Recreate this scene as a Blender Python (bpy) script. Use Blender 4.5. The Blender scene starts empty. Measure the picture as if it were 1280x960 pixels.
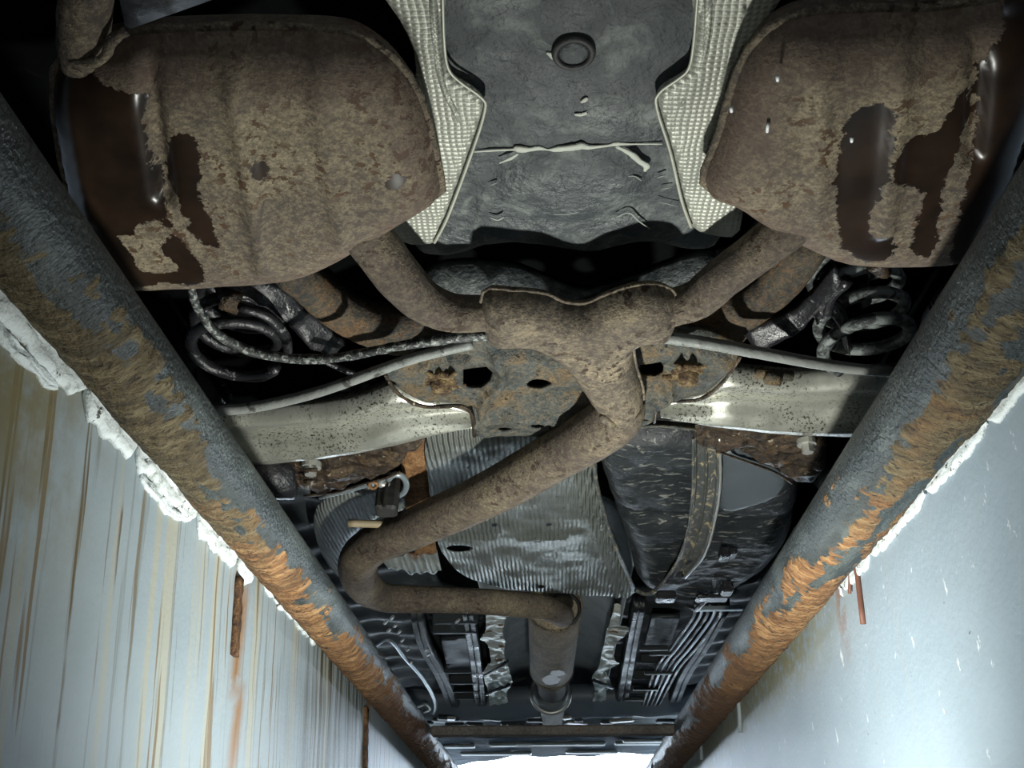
import bpy, math, random
import numpy as np
from mathutils import Vector, noise, Matrix
from mathutils.geometry import delaunay_2d_cdt
random.seed(7)

# ------------------------------------------------------------------ camera
sc = bpy.context.scene
COL = sc.collection
FPX = 1250.0
PITCH = math.atan(660 / FPX)
YAW = math.atan(55 * math.cos(PITCH) / FPX)
CAM = Vector((0, 0, -0.40))
cp, sp_, cy, sy = math.cos(PITCH), math.sin(PITCH), math.cos(YAW), math.sin(YAW)
FWD = Vector((-sy * cp, cy * cp, sp_))
RGT = Vector((cy, sy, 0))
UPV = Vector((sy * sp_, -cy * sp_, cp))
cd = bpy.data.cameras.new('camera')
cd.sensor_width = 36
cd.lens = 36 * FPX / 1280
cd.clip_start = 0.02
camo = bpy.data.objects.new('camera', cd)
COL.objects.link(camo)
m = Matrix((RGT, UPV, -FWD)).transposed().to_4x4()
m.translation = CAM
camo.matrix_world = m
sc.camera = camo

# ------------------------------------------------------------------ world, lights, exposure
w = bpy.data.worlds.new('daylight')
sc.world = w
w.use_nodes = True
bg = w.node_tree.nodes['Background']
bg.inputs[0].default_value = (0.72, 0.86, 1.0, 1)
bg.inputs[1].default_value = 15.0

def lamp(name, loc, aim, energy, angle, blend, radius, col):
    l = bpy.data.lights.new(name, 'SPOT')
    l.energy = energy; l.spot_size = math.radians(angle); l.spot_blend = blend
    l.shadow_soft_size = radius; l.color = col
    o = bpy.data.objects.new(name, l); COL.objects.link(o)
    o.location = loc
    o.rotation_euler = (Vector(aim) - Vector(loc)).to_track_quat('-Z', 'Y').to_euler()
    return o
lamp('inspection_lamp', (0.035, 1.05, -0.52), (0.0, 1.35, 0.2), 36, 176, 1.0, 0.02, (0.985, 1.0, 0.925))
lamp('camera_fill', (0.04, 0.0, -0.42), (-0.02, 1.5, 0.35), 2.5, 95, 1.0, 0.012, (0.97, 1.0, 0.94))  # weak unseen fill spot beside the camera
vs = sc.view_settings
vs.view_transform = 'Standard'; vs.look = 'None'; vs.exposure = 0.18; vs.gamma = 1.0
vs.use_curve_mapping = False

# ------------------------------------------------------------------ helpers: measuring
def P(px, py, z):
    """the point at height z seen at a pixel of the photograph"""
    d = RGT * ((px - 640) / FPX) + UPV * ((480 - py) / FPX) + FWD
    return CAM + d * ((z - CAM.z) / d.z)
def XY(pts, z):
    return [(lambda q: (q.x, q.y))(P(a, b, z)) for a, b in pts]
def RAD(px, py, z, rpx):
    d = RGT * ((px - 640) / FPX) + UPV * ((480 - py) / FPX) + FWD
    return (z - CAM.z) / d.z * rpx / FPX
def PX(px, py, x):
    """the point on the vertical plane X = x"""
    d = RGT * ((px - 640) / FPX) + UPV * ((480 - py) / FPX) + FWD
    return CAM + d * ((x - CAM.x) / d.x)
def fbm(x, y, z=0.0, o=3):
    s, a = 0.0, 1.0
    for i in range(o):
        s += a * noise.noise(Vector((x, y, z))); x *= 2.03; y *= 2.03; z *= 2.03; a *= 0.5
    return s
def smooth(t, a=0.0, b=1.0):
    t = min(1, max(0, (t - a) / (b - a))); return t * t * (3 - 2 * t)

# ------------------------------------------------------------------ helpers: linking
WL = {}
def thing(name, label, cat, loc=(0, 0, 0), group=None):
    o = bpy.data.objects.new(name, None); COL.objects.link(o)
    o.empty_display_size = 0.05
    o.location = loc; WL[o.name] = Vector(loc)
    o['label'] = label; o['category'] = cat
    if group: o['group'] = group
    return o
def tag(o, label, cat, group=None):
    o['label'] = label; o['category'] = cat
    if group: o['group'] = group
    return o
def obj(name, V, F, mat, parent=None, attrs=None, flat=False, label=None, kind=None):
    V = np.asarray(V, dtype=float)
    if parent is not None:
        off = WL[parent.name]
        loc = Vector((0, 0, 0))
    else:
        c = (V.min(0) + V.max(0)) / 2; off = Vector((c[0], c[1], V[:, 2].min())); loc = off
    me = bpy.data.meshes.new(name)
    me.from_pydata([tuple(v) for v in (V - np.array(off))], [], F)
    me.validate()
    me.materials.append(mat)
    if attrs:
        for k, a in attrs.items():
            at = me.attributes.new(k, 'FLOAT', 'POINT')
            at.data.foreach_set('value', np.asarray(a, dtype=np.float32))
    if not flat:
        me.shade_smooth()
    me.update()
    o = bpy.data.objects.new(name, me); COL.objects.link(o)
    if parent is not None:
        o.parent = parent; WL[o.name] = WL[parent.name]
    else:
        o.location = loc; WL[o.name] = Vector(loc)
    if label: o['label'] = label
    if kind: o['kind'] = kind
    return o
class MB:
    """collects shapes for ONE mesh object"""
    def __init__(s): s.V = []; s.F = []
    def add(s, V, F):
        n = len(s.V); s.V += [tuple(v) for v in V]; s.F += [tuple(i + n for i in f) for f in F]; return s
    def box(s, c, size, rz=0.0, rx=0.0, bev=0.0):
        R_ = Matrix.Rotation(rz, 3, 'Z') @ Matrix.Rotation(rx, 3, 'X')
        hx, hy, hz = (q / 2 for q in size)
        b = min(bev, hx * .9, hy * .9, hz * .9) if bev else 0
        V = []
        if not b:
            V = [(x, y, z) for z in (-hz, hz) for x, y in ((-hx, -hy), (hx, -hy), (hx, hy), (-hx, hy))]
            F = [(3, 2, 1, 0), (4, 5, 6, 7), (0, 1, 5, 4), (1, 2, 6, 5), (2, 3, 7, 6), (3, 0, 4, 7)]
        else:
            F = []
            for z, k in ((-hz, b), (-hz + b, 0), (hz - b, 0), (hz, b)):
                ax, ay = hx - k, hy - k
                V += [(x, y, z) for x, y in ((-ax + b, -ay), (ax - b, -ay), (ax, -ay + b), (ax, ay - b), (ax - b, ay), (-ax + b, ay), (-ax, ay - b), (-ax, -ay + b))]
            for r in range(3):
                for i in range(8):
                    j = (i + 1) % 8; F.append((r * 8 + i, r * 8 + j, r * 8 + 8 + j, r * 8 + 8 + i))
            F.append(tuple(range(7, -1, -1))); F.append(tuple(range(24, 32)))
        c = Vector(c)
        return s.add([c + R_ @ Vector(v) for v in V], F)
    def tube(s, pts, r, n=12, sub=1, ell=1.0, caps=True, bump=None):
        V, F = tube_mesh(pts, r, n, sub, ell, caps, bump); return s.add(V, F)
    def build(s, name, mat, parent=None, **k):
        return obj(name, s.V, s.F, mat, parent, **k)
def catmull(pts, sub):
    if sub <= 1 or len(pts) < 3: return [np.array(p, float) for p in pts]
    P_ = [np.array(p, float) for p in pts]
    P_ = [2 * P_[0] - P_[1]] + P_ + [2 * P_[-1] - P_[-2]]
    out = []
    for i in range(1, len(P_) - 2):
        a, b, c, d = P_[i - 1:i + 3]
        for k in range(sub):
            t = k / sub
            out.append(.5 * (2 * b + (c - a) * t + (2 * a - 5 * b + 4 * c - d) * t * t + (3 * b - a - 3 * c + d) * t ** 3))
    out.append(P_[-2]); return out
def cat_closed(pts, sub):
    P_ = [np.array(p, float) for p in pts]; n = len(P_); out = []
    for i in range(n):
        a, b, c, d = P_[i - 1], P_[i], P_[(i + 1) % n], P_[(i + 2) % n]
        for k in range(sub):
            t = k / sub
            out.append(tuple(.5 * (2 * b + (c - a) * t + (2 * a - 5 * b + 4 * c - d) * t * t + (3 * b - a - 3 * c + d) * t ** 3)))
    return out
def tube_mesh(pts, r, n=12, sub=1, ell=1.0, caps=True, bump=None, closed=False):
    """pts 3-D, r a number or one per point; ell squashes the section in Z"""
    if not hasattr(r, '__len__'): r = [r] * len(pts)
    q = [tuple(p) + (rr,) for p, rr in zip(pts, r)]
    q = catmull(q, sub)
    C_ = [Vector(p[:3]) for p in q]; rr = [p[3] for p in q]
    V, F = [], []
    up = None
    N = len(C_)
    for i in range(N):
        if closed: t = (C_[(i + 1) % N] - C_[i - 1]).normalized()
        else: t = (C_[min(i + 1, N - 1)] - C_[max(i - 1, 0)]).normalized()
        if up is None:
            a = Vector((0, 0, 1)) if abs(t.z) < .9 else Vector((1, 0, 0))
            up = (a - t * a.dot(t)).normalized()
        else:
            up = (up - t * up.dot(t)).normalized()
        sd = t.cross(up)
        for k in range(n):
            A = 2 * math.pi * k / n
            e = rr[i]
            if bump: e *= 1 + bump(C_[i] + (sd * math.cos(A) + up * math.sin(A)) * e)
            V.append(C_[i] + sd * (math.cos(A) * e) + up * (math.sin(A) * e * ell))
    L = N if closed else N - 1
    for i in range(L):
        for k in range(n):
            a, b = i * n + k, i * n + (k + 1) % n
            c, d = ((i + 1) % N) * n + (k + 1) % n, ((i + 1) % N) * n + k
            F.append((a, d, c, b))
    if caps and not closed:
        F.append(tuple(range(n))); F.append(tuple(range(N * n - 1, N * n - n - 1, -1)))
    return V, F
def tpx(pts):
    """[(px, py, z, radius in px)] -> points, radii in metres"""
    return [P(a, b, z) for a, b, z, r in pts], [RAD(a, b, z, r) for a, b, z, r in pts]
def ring(c, R_, r, axis='Z', n=32, m=10):
    c = Vector(c); pts = []
    for i in range(n):
        A = 2 * math.pi * i / n; x, y = R_ * math.cos(A), R_ * math.sin(A)
        pts.append(c + (Vector((x, y, 0)) if axis == 'Z' else Vector((x, 0, y)) if axis == 'Y' else Vector((0, x, y))))
    return tube_mesh(pts, r, m, 1, 1, False, None, True)
def inpoly(X, Y, poly):
    X = np.asarray(X); Y = np.asarray(Y); ins = np.zeros(X.shape, bool)
    n = len(poly); j = n - 1
    for i in range(n):
        xi, yi = poly[i][:2]; xj, yj = poly[j][:2]
        c = ((yi > Y) != (yj > Y)) & (X < (xj - xi) * (Y - yi) / ((yj - yi) if yj != yi else 1e-12) + xi)
        ins ^= c; j = i
    return ins
def dpoly(X, Y, poly):
    X = np.asarray(X, float); Y = np.asarray(Y, float); D = np.full(X.shape, 1e9)
    n = len(poly)
    for i in range(n):
        ax, ay = poly[i][:2]; bx, by = poly[(i + 1) % n][:2]
        dx, dy = bx - ax, by - ay; L = dx * dx + dy * dy + 1e-18
        t = np.clip(((X - ax) * dx + (Y - ay) * dy) / L, 0, 1)
        D = np.minimum(D, np.hypot(X - ax - t * dx, Y - ay - t * dy))
    return D
def sdf(X, Y, poly):
    return np.where(inpoly(X, Y, poly), 1, -1) * dpoly(X, Y, poly)
def resample(poly, step):
    out = []
    n = len(poly)
    for i in range(n):
        a = np.array(poly[i][:2]); b = np.array(poly[(i + 1) % n][:2])
        k = max(1, int(round(np.linalg.norm(b - a) / step)))
        for j in range(k): out.append(tuple(a + (b - a) * j / k))
    return out
def area(p):
    return sum(p[i - 1][0] * p[i][1] - p[i][0] * p[i - 1][1] for i in range(len(p))) / 2
def sheet(name, outline, zf, thick, mat, parent=None, holes=(), step=.008, sub=1, zback=None, attrs=None, flat=False, **k):
    """A formed plate: outline in metres, zf(X, Y, D) the height of the face seen from below (D = distance to the edge), thickness above."""
    if sub > 1: outline = cat_closed(outline, sub)
    outline = resample(outline, step)
    if area(outline) < 0: outline = outline[::-1]
    loops = [outline]
    for h in holes:
        h = resample(h, step)
        if area(h) > 0: h = h[::-1]
        loops.append(h)
    A = np.array(outline); x0, y0 = A.min(0); x1, y1 = A.max(0)
    gx, gy = np.meshgrid(np.arange(x0, x1, step), np.arange(y0, y1, step * .87))
    gx = gx + (np.arange(gx.shape[0]) % 2)[:, None] * step * .5
    gx = gx.ravel(); gy = gy.ravel()
    ok = inpoly(gx, gy, outline) & (dpoly(gx, gy, outline) > step * .5)
    for h in loops[1:]: ok &= ~inpoly(gx, gy, h) & (dpoly(gx, gy, h) > step * .5)
    pts = []; ed = []
    for lp in loops:
        n0 = len(pts); pts += [Vector(p) for p in lp]
        ed += [(n0 + i, n0 + (i + 1) % len(lp)) for i in range(len(lp))]
    nb = len(pts)
    pts += [Vector((a, b)) for a, b in zip(gx[ok], gy[ok])]
    r = delaunay_2d_cdt(pts, ed, [], 0, 1e-7)
    v2, tri = r[0], r[2]
    X = np.array([v.x for v in v2]); Y = np.array([v.y for v in v2])
    T = np.array([t for t in tri if len(t) == 3])
    cx, cy_ = X[T].mean(1), Y[T].mean(1)
    keep = inpoly(cx, cy_, outline)
    for h in loops[1:]: keep &= ~inpoly(cx, cy_, h)
    T = T[keep]
    D = dpoly(X, Y, outline)
    Zl = np.asarray(zf(X, Y, D)) + 0 * X
    Zu = Zl + thick if zback is None else np.maximum(np.asarray(zback(X, Y, D)) + 0 * X, Zl + 2e-4)
    n = len(X)
    V = np.concatenate([np.stack([X, Y, Zl], 1), np.stack([X, Y, Zu], 1)])
    a_, b_, c_ = X[T[:, 0]], X[T[:, 1]], X[T[:, 2]]
    s = (X[T[:, 1]] - X[T[:, 0]]) * (Y[T[:, 2]] - Y[T[:, 0]]) - (X[T[:, 2]] - X[T[:, 0]]) * (Y[T[:, 1]] - Y[T[:, 0]])
    T[s < 0] = T[s < 0][:, ::-1]
    cnt = {}
    for t in T:
        for i in range(3): cnt[(t[i], t[(i + 1) % 3])] = 1
    F = [tuple(int(q) for q in t[::-1]) for t in T] + [tuple(int(q) + n for q in t) for t in T]
    for (a, b) in cnt:
        if (b, a) not in cnt: F.append((int(a), int(b), int(b) + n, int(a) + n))
    at = {q: np.tile(np.asarray(f(X, Y, D)) + 0 * X, 2) for q, f in attrs.items()} if attrs else None
    return obj(name, V, F, mat, parent, attrs=at, flat=flat, **k)
def band(name, A, B, prof, thick, mat, parent=None, sub=6, nv=14, nz=0.0, nf=30, **k):
    """A strip between two 3-D edge lines A and B; prof = [(t across, dz)] is its pressed section."""
    A = catmull(A, sub); B = catmull(B, sub)
    n = len(A); V = []; F = []
    pt, pz = [p[0] for p in prof], [p[1] for p in prof]
    for i in range(n):
        for j in range(nv + 1):
            t = j / nv; q = A[i] * (1 - t) + B[i] * t
            z = q[2] + float(np.interp(t, pt, pz))
            if nz: z += nz * fbm(q[0] * nf, q[1] * nf, 3.1)
            V.append((q[0], q[1], z))
    W_ = nv + 1; m_ = len(V)
    V += [(x, y, z + thick) for x, y, z in V]
    for i in range(n - 1):
        for j in range(nv):
            a, b, c, d = i * W_ + j, i * W_ + j + 1, (i + 1) * W_ + j + 1, (i + 1) * W_ + j
            F.append((a, b, c, d)); F.append((a + m_, d + m_, c + m_, b + m_))
        for j in (0, nv):
            a, b = i * W_ + j, (i + 1) * W_ + j
            F.append((a, b, b + m_, a + m_) if j == 0 else (b, a, a + m_, b + m_))
    for i in (0, n - 1):
        for j in range(nv):
            a, b = i * W_ + j, i * W_ + j + 1
            F.append((b, a, a + m_, b + m_) if i == 0 else (a, b, b + m_, a + m_))
    return obj(name, V, F, mat, parent, **k)

# ------------------------------------------------------------------ materials
class G:
    def __init__(s, name):
        s.m = bpy.data.materials.new(name); s.m.use_nodes = True
        s.t = s.m.node_tree; s.b = s.t.nodes['Principled BSDF']
        s.co = s.t.nodes.new('ShaderNodeTexCoord').outputs['Object']
    def n(s, ty, **k):
        q = s.t.nodes.new(ty)
        for a, b in k.items(): setattr(q, a, b)
        return q
    def set(s, sock, v):
        if isinstance(v, bpy.types.NodeSocket): s.t.links.new(v, sock)
        elif isinstance(v, tuple) and len(v) == 3 and sock.type == 'RGBA': sock.default_value = (*v, 1)
        elif sock.type == 'RGBA' and not isinstance(v, tuple): sock.default_value = (v, v, v, 1)
        else: sock.default_value = v
    def map(s, scale, rot=(0, 0, 0)):
        q = s.n('ShaderNodeMapping'); s.set(q.inputs[0], s.co)
        q.inputs['Rotation'].default_value = rot; q.inputs['Scale'].default_value = scale
        return q.outputs[0]
    def noise(s, scale, detail=4, rough=.6, vec=None, dist=0):
        q = s.n('ShaderNodeTexNoise'); s.set(q.inputs['Vector'], vec or s.co)
        q.inputs['Scale'].default_value = scale; q.inputs['Detail'].default_value = detail
        q.inputs['Roughness'].default_value = rough; q.inputs['Distortion'].default_value = dist
        return q.outputs[0]
    def ramp(s, f, stops):
        q = s.n('ShaderNodeValToRGB'); e = q.color_ramp.elements
        while len(e) < len(stops): e.new(.5)
        for i, (p, c) in enumerate(stops):
            e[i].position = p; e[i].color = (*c, 1) if isinstance(c, tuple) else (c, c, c, 1)
        s.set(q.inputs[0], f); return q.outputs[0]
    def mix(s, f, a, b):
        q = s.n('ShaderNodeMix', data_type='RGBA'); s.set(q.inputs[0], f); s.set(q.inputs[6], a); s.set(q.inputs[7], b)
        return q.outputs[2]
    def math(s, op, a, b=0.0, c=None):
        q = s.n('ShaderNodeMath', operation=op); s.set(q.inputs[0], a); s.set(q.inputs[1], b)
        if c is not None: s.set(q.inputs[2], c)
        return q.outputs[0]
    def step(s, v, a, b):
        q = s.n('ShaderNodeMapRange', interpolation_type='SMOOTHSTEP'); s.set(q.inputs[0], v)
        q.inputs[1].default_value = a; q.inputs[2].default_value = b; return q.outputs[0]
    def attr(s, name):
        return s.n('ShaderNodeAttribute', attribute_name=name).outputs['Fac']
    def sep(s, vec=None):
        q = s.n('ShaderNodeSeparateXYZ'); s.set(q.inputs[0], vec or s.co); return q.outputs
    def bump(s, h, strength=.5, dist=.002, normal=None):
        q = s.n('ShaderNodeBump'); s.set(q.inputs['Height'], h)
        q.inputs['Strength'].default_value = strength; q.inputs['Distance'].default_value = dist
        if normal is not None: s.set(q.inputs['Normal'], normal)
        return q.outputs[0]
    def out(s, col, rough=.6, metal=0.0, nrm=None, spec=.5):
        s.set(s.b.inputs['Base Color'], col); s.set(s.b.inputs['Roughness'], rough); s.set(s.b.inputs['Metallic'], metal)
        s.b.inputs['Specular IOR Level'].default_value = spec
        if nrm is not None: s.set(s.b.inputs['Normal'], nrm)
        return s.m

def rusty(name, dark, mid, light, speck=(.10, .045, .015), wet=False, big=7, rough=.8, bmp=.5, metal=0.0, amt=.62):
    g = G(name)
    a = g.noise(big, 6, .65)
    c = g.ramp(a, [(.38, dark), (.5, mid), (.61, light)])
    f = g.noise(300, 3, .75)
    m2 = g.noise(120, 5, .75)
    c = g.mix(g.step(m2, .40, .60), g.mix(.5, c, dark), g.mix(.4, c, light))
    c = g.mix(g.step(f, .38, .62), g.mix(.5, c, tuple(q * .45 for q in dark)), c)
    pit = g.math('MULTIPLY', g.step(g.noise(95, 4, .6), amt, amt + .05), g.step(g.noise(11, 2), .42, .6))
    c = g.mix(pit, c, speck)
    r = g.math('ADD', rough - .1, g.math('MULTIPLY', f, .25))
    h = g.math('SUBTRACT', g.math('ADD', f, g.math('MULTIPLY', m2, 1.6)), g.math('MULTIPLY', pit, .8))
    if wet:
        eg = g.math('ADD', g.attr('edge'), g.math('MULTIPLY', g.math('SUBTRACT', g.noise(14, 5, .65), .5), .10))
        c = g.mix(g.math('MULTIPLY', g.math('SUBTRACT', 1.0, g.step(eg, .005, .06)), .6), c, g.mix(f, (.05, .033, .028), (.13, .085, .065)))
        e = g.math('ADD', g.attr('wet'), g.math('MULTIPLY', g.math('SUBTRACT', g.noise(55, 5, .7), .5), .028))
        k = g.step(e, -.0006, .0006)
        c = g.mix(k, c, g.ramp(g.noise(16), [(.3, (.007, .005, .004)), (.7, (.032, .018, .011))]))
        r = g.mix(k, r, .3)
        h = g.mix(k, h, .7)
    return g.out(c, r, metal, g.bump(h, bmp, .002), .4)
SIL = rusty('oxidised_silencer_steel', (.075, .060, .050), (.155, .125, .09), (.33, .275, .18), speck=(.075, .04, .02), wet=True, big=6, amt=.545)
PIPE = rusty('brown_oxidised_pipe', (.055, .042, .035), (.095, .072, .056), (.19, .155, .10), big=10, speck=(.04, .025, .015), amt=.56, bmp=.8)
YPC = rusty('tan_oxidised_casting', (.065, .052, .042), (.12, .097, .072), (.27, .22, .145), big=14, speck=(.035, .02, .012), amt=.545, bmp=.9)
RUSTBR = rusty('wet_rusty_bracket', (.006, .005, .004), (.022, .013, .008), (.13, .085, .045), big=26, rough=.32, bmp=1.0, speck=(.35, .3, .22))
LEG = rusty('rust_and_grey_leg', (.018, .020, .020), (.075, .068, .048), (.17, .095, .04), big=16, rough=.7, bmp=.9)
ORANGE = rusty('orange_rust_strap', (.10, .045, .018), (.26, .13, .05), (.36, .2, .09), big=20)
RUSTBAR = rusty('dark_flaking_rust', (.03, .014, .008), (.12, .055, .025), (.28, .15, .06), big=40, bmp=1.0)
SUBF = subframe_mat() if False else rusty('subframe_paint_and_rust', (.020, .028, .030), (.095, .112, .108), (.17, .115, .055), speck=(.02, .015, .012), big=13, rough=.55, bmp=1.0)
def grimy(name, base, patch, scale=(20, 20, 20), lo=.58, hi=.66, rough=(.25, .6), bmp=.5, rot=(0, 0, 0), det=6, spec=.5):
    g = G(name)
    v = g.map(scale, rot)
    n = g.noise(1.0, det, .68, v, .6)
    k = g.step(n, lo, hi)
    c = g.mix(k, g.mix(g.noise(9), tuple(q * .6 for q in base), tuple(q * 1.5 for q in base)), patch)
    f = g.noise(70, 3)
    return g.out(c, g.ramp(g.noise(13, 4), [(.35, rough[0]), (.65, rough[1])]), 0.0, g.bump(g.math('ADD', f, n), bmp, .003), spec)
BLACK = grimy('black_underbody', (.010, .011, .013), (.04, .043, .045), lo=.6, hi=.75)
TYRE = grimy('tyre_rubber', (.012, .012, .012), (.03, .03, .028), rough=(.6, .8))
GLOSS = grimy('oily_black_steel', (.010, .010, .012), (.17, .185, .19), (60, 60, 60), .60, .68, (.22, .42), .7)
TANKM = grimy('black_tank_plastic', (.011, .014, .016), (.15, .155, .14), (34, 95, 60), .57, .61, (.48, .65), .8, (0, 0, -.45), 8)
WELL = grimy('grey_underseal', (.030, .037, .040), (.135, .15, .142), (24, 24, 24), .48, .74, (.4, .65), 1.2, (0, 0, 0), 8)
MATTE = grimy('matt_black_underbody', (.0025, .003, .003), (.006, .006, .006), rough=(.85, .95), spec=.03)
STRAP = grimy('tank_strap_steel', (.055, .06, .058), (.30, .25, .15), (70, 45, 30), .54, .60, (.4, .6), .7)
PANEL = grimy('ribbed_floor_paint', (.026, .031, .034), (.085, .10, .105), (16, 16, 16), .58, .72, (.42, .6), .3, spec=.35)
ROD = grimy('dirty_grey_rod', (.17, .18, .17), (.05, .05, .045), (30, 30, 30), .56, .64, (.4, .6), .5)
CABLE = grimy('speckled_black_cable', (.02, .022, .022), (.26, .28, .26), (150, 150, 150), .50, .60, (.3, .5), .7)
BUMPER = grimy('black_flap_plastic', (.012, .014, .018), (.03, .03, .035), rough=(.4, .55))
RUBBER = grimy('dark_rubber', (.016, .016, .015), (.035, .035, .032), rough=(.5, .7))
def alu(name, kind, base=(.46, .46, .40), k=1000.0, metal=.55, rough=.42, strength=.6, rot=0.0, rust=False, dist=.0012):
    g = G(name)
    v = g.map((1, 1, 1), (0, 0, rot)); x, y, z = g.sep(v)
    wob = g.math('MULTIPLY', g.noise(30, 2), .006)
    sx = g.math('SINE', g.math('MULTIPLY', g.math('ADD', x, wob), k))
    sy_ = g.math('SINE', g.math('MULTIPLY', g.math('ADD', y, wob), k))
    if kind == 'grid': h = g.math('MULTIPLY', g.math('ADD', sx, 1.4), g.math('ADD', sy_, 1.2))
    elif kind == 'rib': h = g.math('MULTIPLY', sx, 1.2)
    else: h = g.math('MULTIPLY', g.noise(60), 1.2)
    c = g.mix(g.step(g.noise(12, 5), .4, .7), base, tuple(q * .7 for q in base))
    c = g.mix(g.step(g.noise(60, 4), .62, .72), c, (.10, .09, .07))
    if rust:
        c = g.mix(g.step(g.noise(9, 4), .6, .64), c, (.25, .12, .04))
    return g.out(c, g.math('ADD', rough - .08, g.math('MULTIPLY', g.noise(25), .2)), metal, g.bump(h, strength, dist))
ALU = alu('embossed_aluminium', 'grid', (.34, .35, .30), k=1150.0, metal=.3, rough=.45, strength=.30)
ALUR = alu('ribbed_aluminium', 'rib', (.36, .385, .35), k=760.0, rough=.42, metal=.6, strength=1.0, dist=.0028)
ALUP = alu('dull_aluminium', 'plain', (.24, .26, .26), metal=.5, rough=.5)
ALUZ = alu('dirty_foil', 'plain', (.66, .68, .60), metal=.35, rough=.38, strength=.8, rust=True)
LINER = alu('tunnel_liner_metal', 'plain', (.48, .54, .57), metal=.2, rough=.5, strength=.3)
def silver():
    g = G('galvanised_arm')
    c = g.ramp(g.noise(8, 5), [(.3, (.44, .45, .40)), (.7, (.80, .80, .70))])
    c = g.mix(g.math('MULTIPLY', g.step(g.noise(240, 4, .75), .53, .60), g.step(g.noise(14), .38, .6)), c, (.08, .065, .04))
    return g.out(c, g.math('ADD', .22, g.math('MULTIPLY', g.noise(30), .25)), .8, g.bump(g.noise(90), .35, .001))
ARM = silver()
def plain(name, col, rough=.5, metal=0.0, nz=60, b=.3):
    g = G(name)
    return g.out(g.mix(g.noise(nz), tuple(q * .75 for q in col), tuple(q * 1.2 for q in col)), rough, metal, g.bump(g.noise(nz * 1.5), b, .001))
EDGE = plain('pale_rolled_edge', (.42, .43, .36), .45, .2)
TRAY = grimy('grey_tray_plastic', (.05, .065, .085), (.10, .12, .15), (3, 9, 9), .5, .6, (.8, .9), spec=.12)
CHIP = plain('chipped_grey', (.22, .24, .22), .6)
SEALANT = plain('pale_sealant', (.42, .44, .38), .6)
STEEL = plain('bright_dirty_steel', (.45, .45, .42), .35, .6)
ZINC = plain('blue_grey_zinc', (.30, .35, .38), .35, .5)
TANROD = plain('tan_rusty_rod', (.26, .21, .13), .6)
def plaster():
    g = G('white_plaster')
    c = g.mix(g.step(g.noise(40, 5, .7), .55, .66), (.70, .77, .79), (.36, .40, .38))
    c = g.mix(g.step(g.noise(70, 4, .7), .63, .67), c, (.06, .06, .05))
    return g.out(c, .8, 0, g.bump(g.noise(90, 4, .7), .9, .003))
WHITE = plaster()
CONC = plain('grey_concrete', (.22, .22, .21), .9, 0, 14, .6)
DULL = plain('dark_garage_paint', (.10, .11, .12), .8)
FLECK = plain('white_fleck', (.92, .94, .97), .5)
REDROD = plain('red_brown_rod', (.17, .07, .045), .6)
GREYROD = plain('painted_grey_rod', (.33, .38, .40), .6)

def wallmat(name, streaks):
    g = G(name); x, y, z = g.sep()
    base = g.ramp(g.noise(3, 5), [(.3, (.26, .32, .36)), (.7, (.33, .39, .425))] if streaks else [(.3, (.29, .37, .44)), (.7, (.37, .45, .52))])
    lean = g.math('ADD', y, g.math('MULTIPLY', z, .22 if streaks else 0.0))
    v = g.n('ShaderNodeCombineXYZ'); g.set(v.inputs[1], lean); g.set(v.inputs[2], g.math('MULTIPLY', z, .035))
    def st(sc_, lo, hi, off=0.0):
        m_ = g.n('ShaderNodeVectorMath', operation='ADD'); g.set(m_.inputs[0], v.outputs[0]); m_.inputs[1].default_value = (off, off, off)
        return g.step(g.noise(sc_, 3, .55, m_.outputs[0]), lo, hi)
    h = g.noise(120, 4)
    if streaks:
        c = g.mix(g.math('MULTIPLY', st(22, .55, .62), .55), base, (.40, .37, .25))
        c = g.mix(g.math('MULTIPLY', st(46, .59, .63, 3.0), .9), c, (.17, .12, .06))
        c = g.mix(g.math('MULTIPLY', st(70, .58, .64, 7.0), .55), c, (.16, .17, .15))
        c = g.mix(g.math('MULTIPLY', st(34, .62, .66, 11.0), g.step(g.noise(6, 3), .5, .6)), c, (.12, .09, .05))
        far = g.attr('dirt')
        c = g.mix(g.math('MULTIPLY', far, st(30, .50, .58, 5.0)), c, (.055, .055, .04))
        c = g.mix(g.math('MULTIPLY', far, st(75, .52, .6, 9.0)), c, (.10, .10, .07))
        c = g.mix(g.math('MULTIPLY', g.attr('rust'), g.step(g.noise(30, 5), .25, .42)), c, (.24, .12, .035))
        c = g.mix(g.math('MULTIPLY', g.attr('stain'), g.step(g.noise(14, 5), .35, .6)), c, (.20, .17, .08))
        h = g.math('ADD', h, g.math('MULTIPLY', st(40, .5, .7, 3.0), .5))
    else:
        c = g.mix(g.math('MULTIPLY', st(30, .55, .7), .3), base, (.36, .41, .42))
        c = g.mix(g.step(g.noise(1.0, 5, .7, g.map((40, 40, 22))), .63, .67), c, (.70, .75, .78))
        c = g.mix(g.step(g.noise(60, 4, .7), .70, .73), c, (.12, .13, .14))
        c = g.mix(g.math('MULTIPLY', g.attr('dirt'), g.step(g.noise(50, 5, .7), .35, .55)), c, (.30, .30, .20))
        c = g.mix(g.math('MULTIPLY', g.attr('rust'), g.step(g.noise(50, 5), .35, .55)), c, (.30, .14, .09))
        h = g.math('ADD', h, g.math('MULTIPLY', g.noise(14, 4, .5), 2.5))
    return g.out(c, .5, 0, g.bump(h, .3, .002))
WALL_L = wallmat('streaked_pit_paint', True)
WALL_R = wallmat('clean_pit_paint', False)
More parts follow.
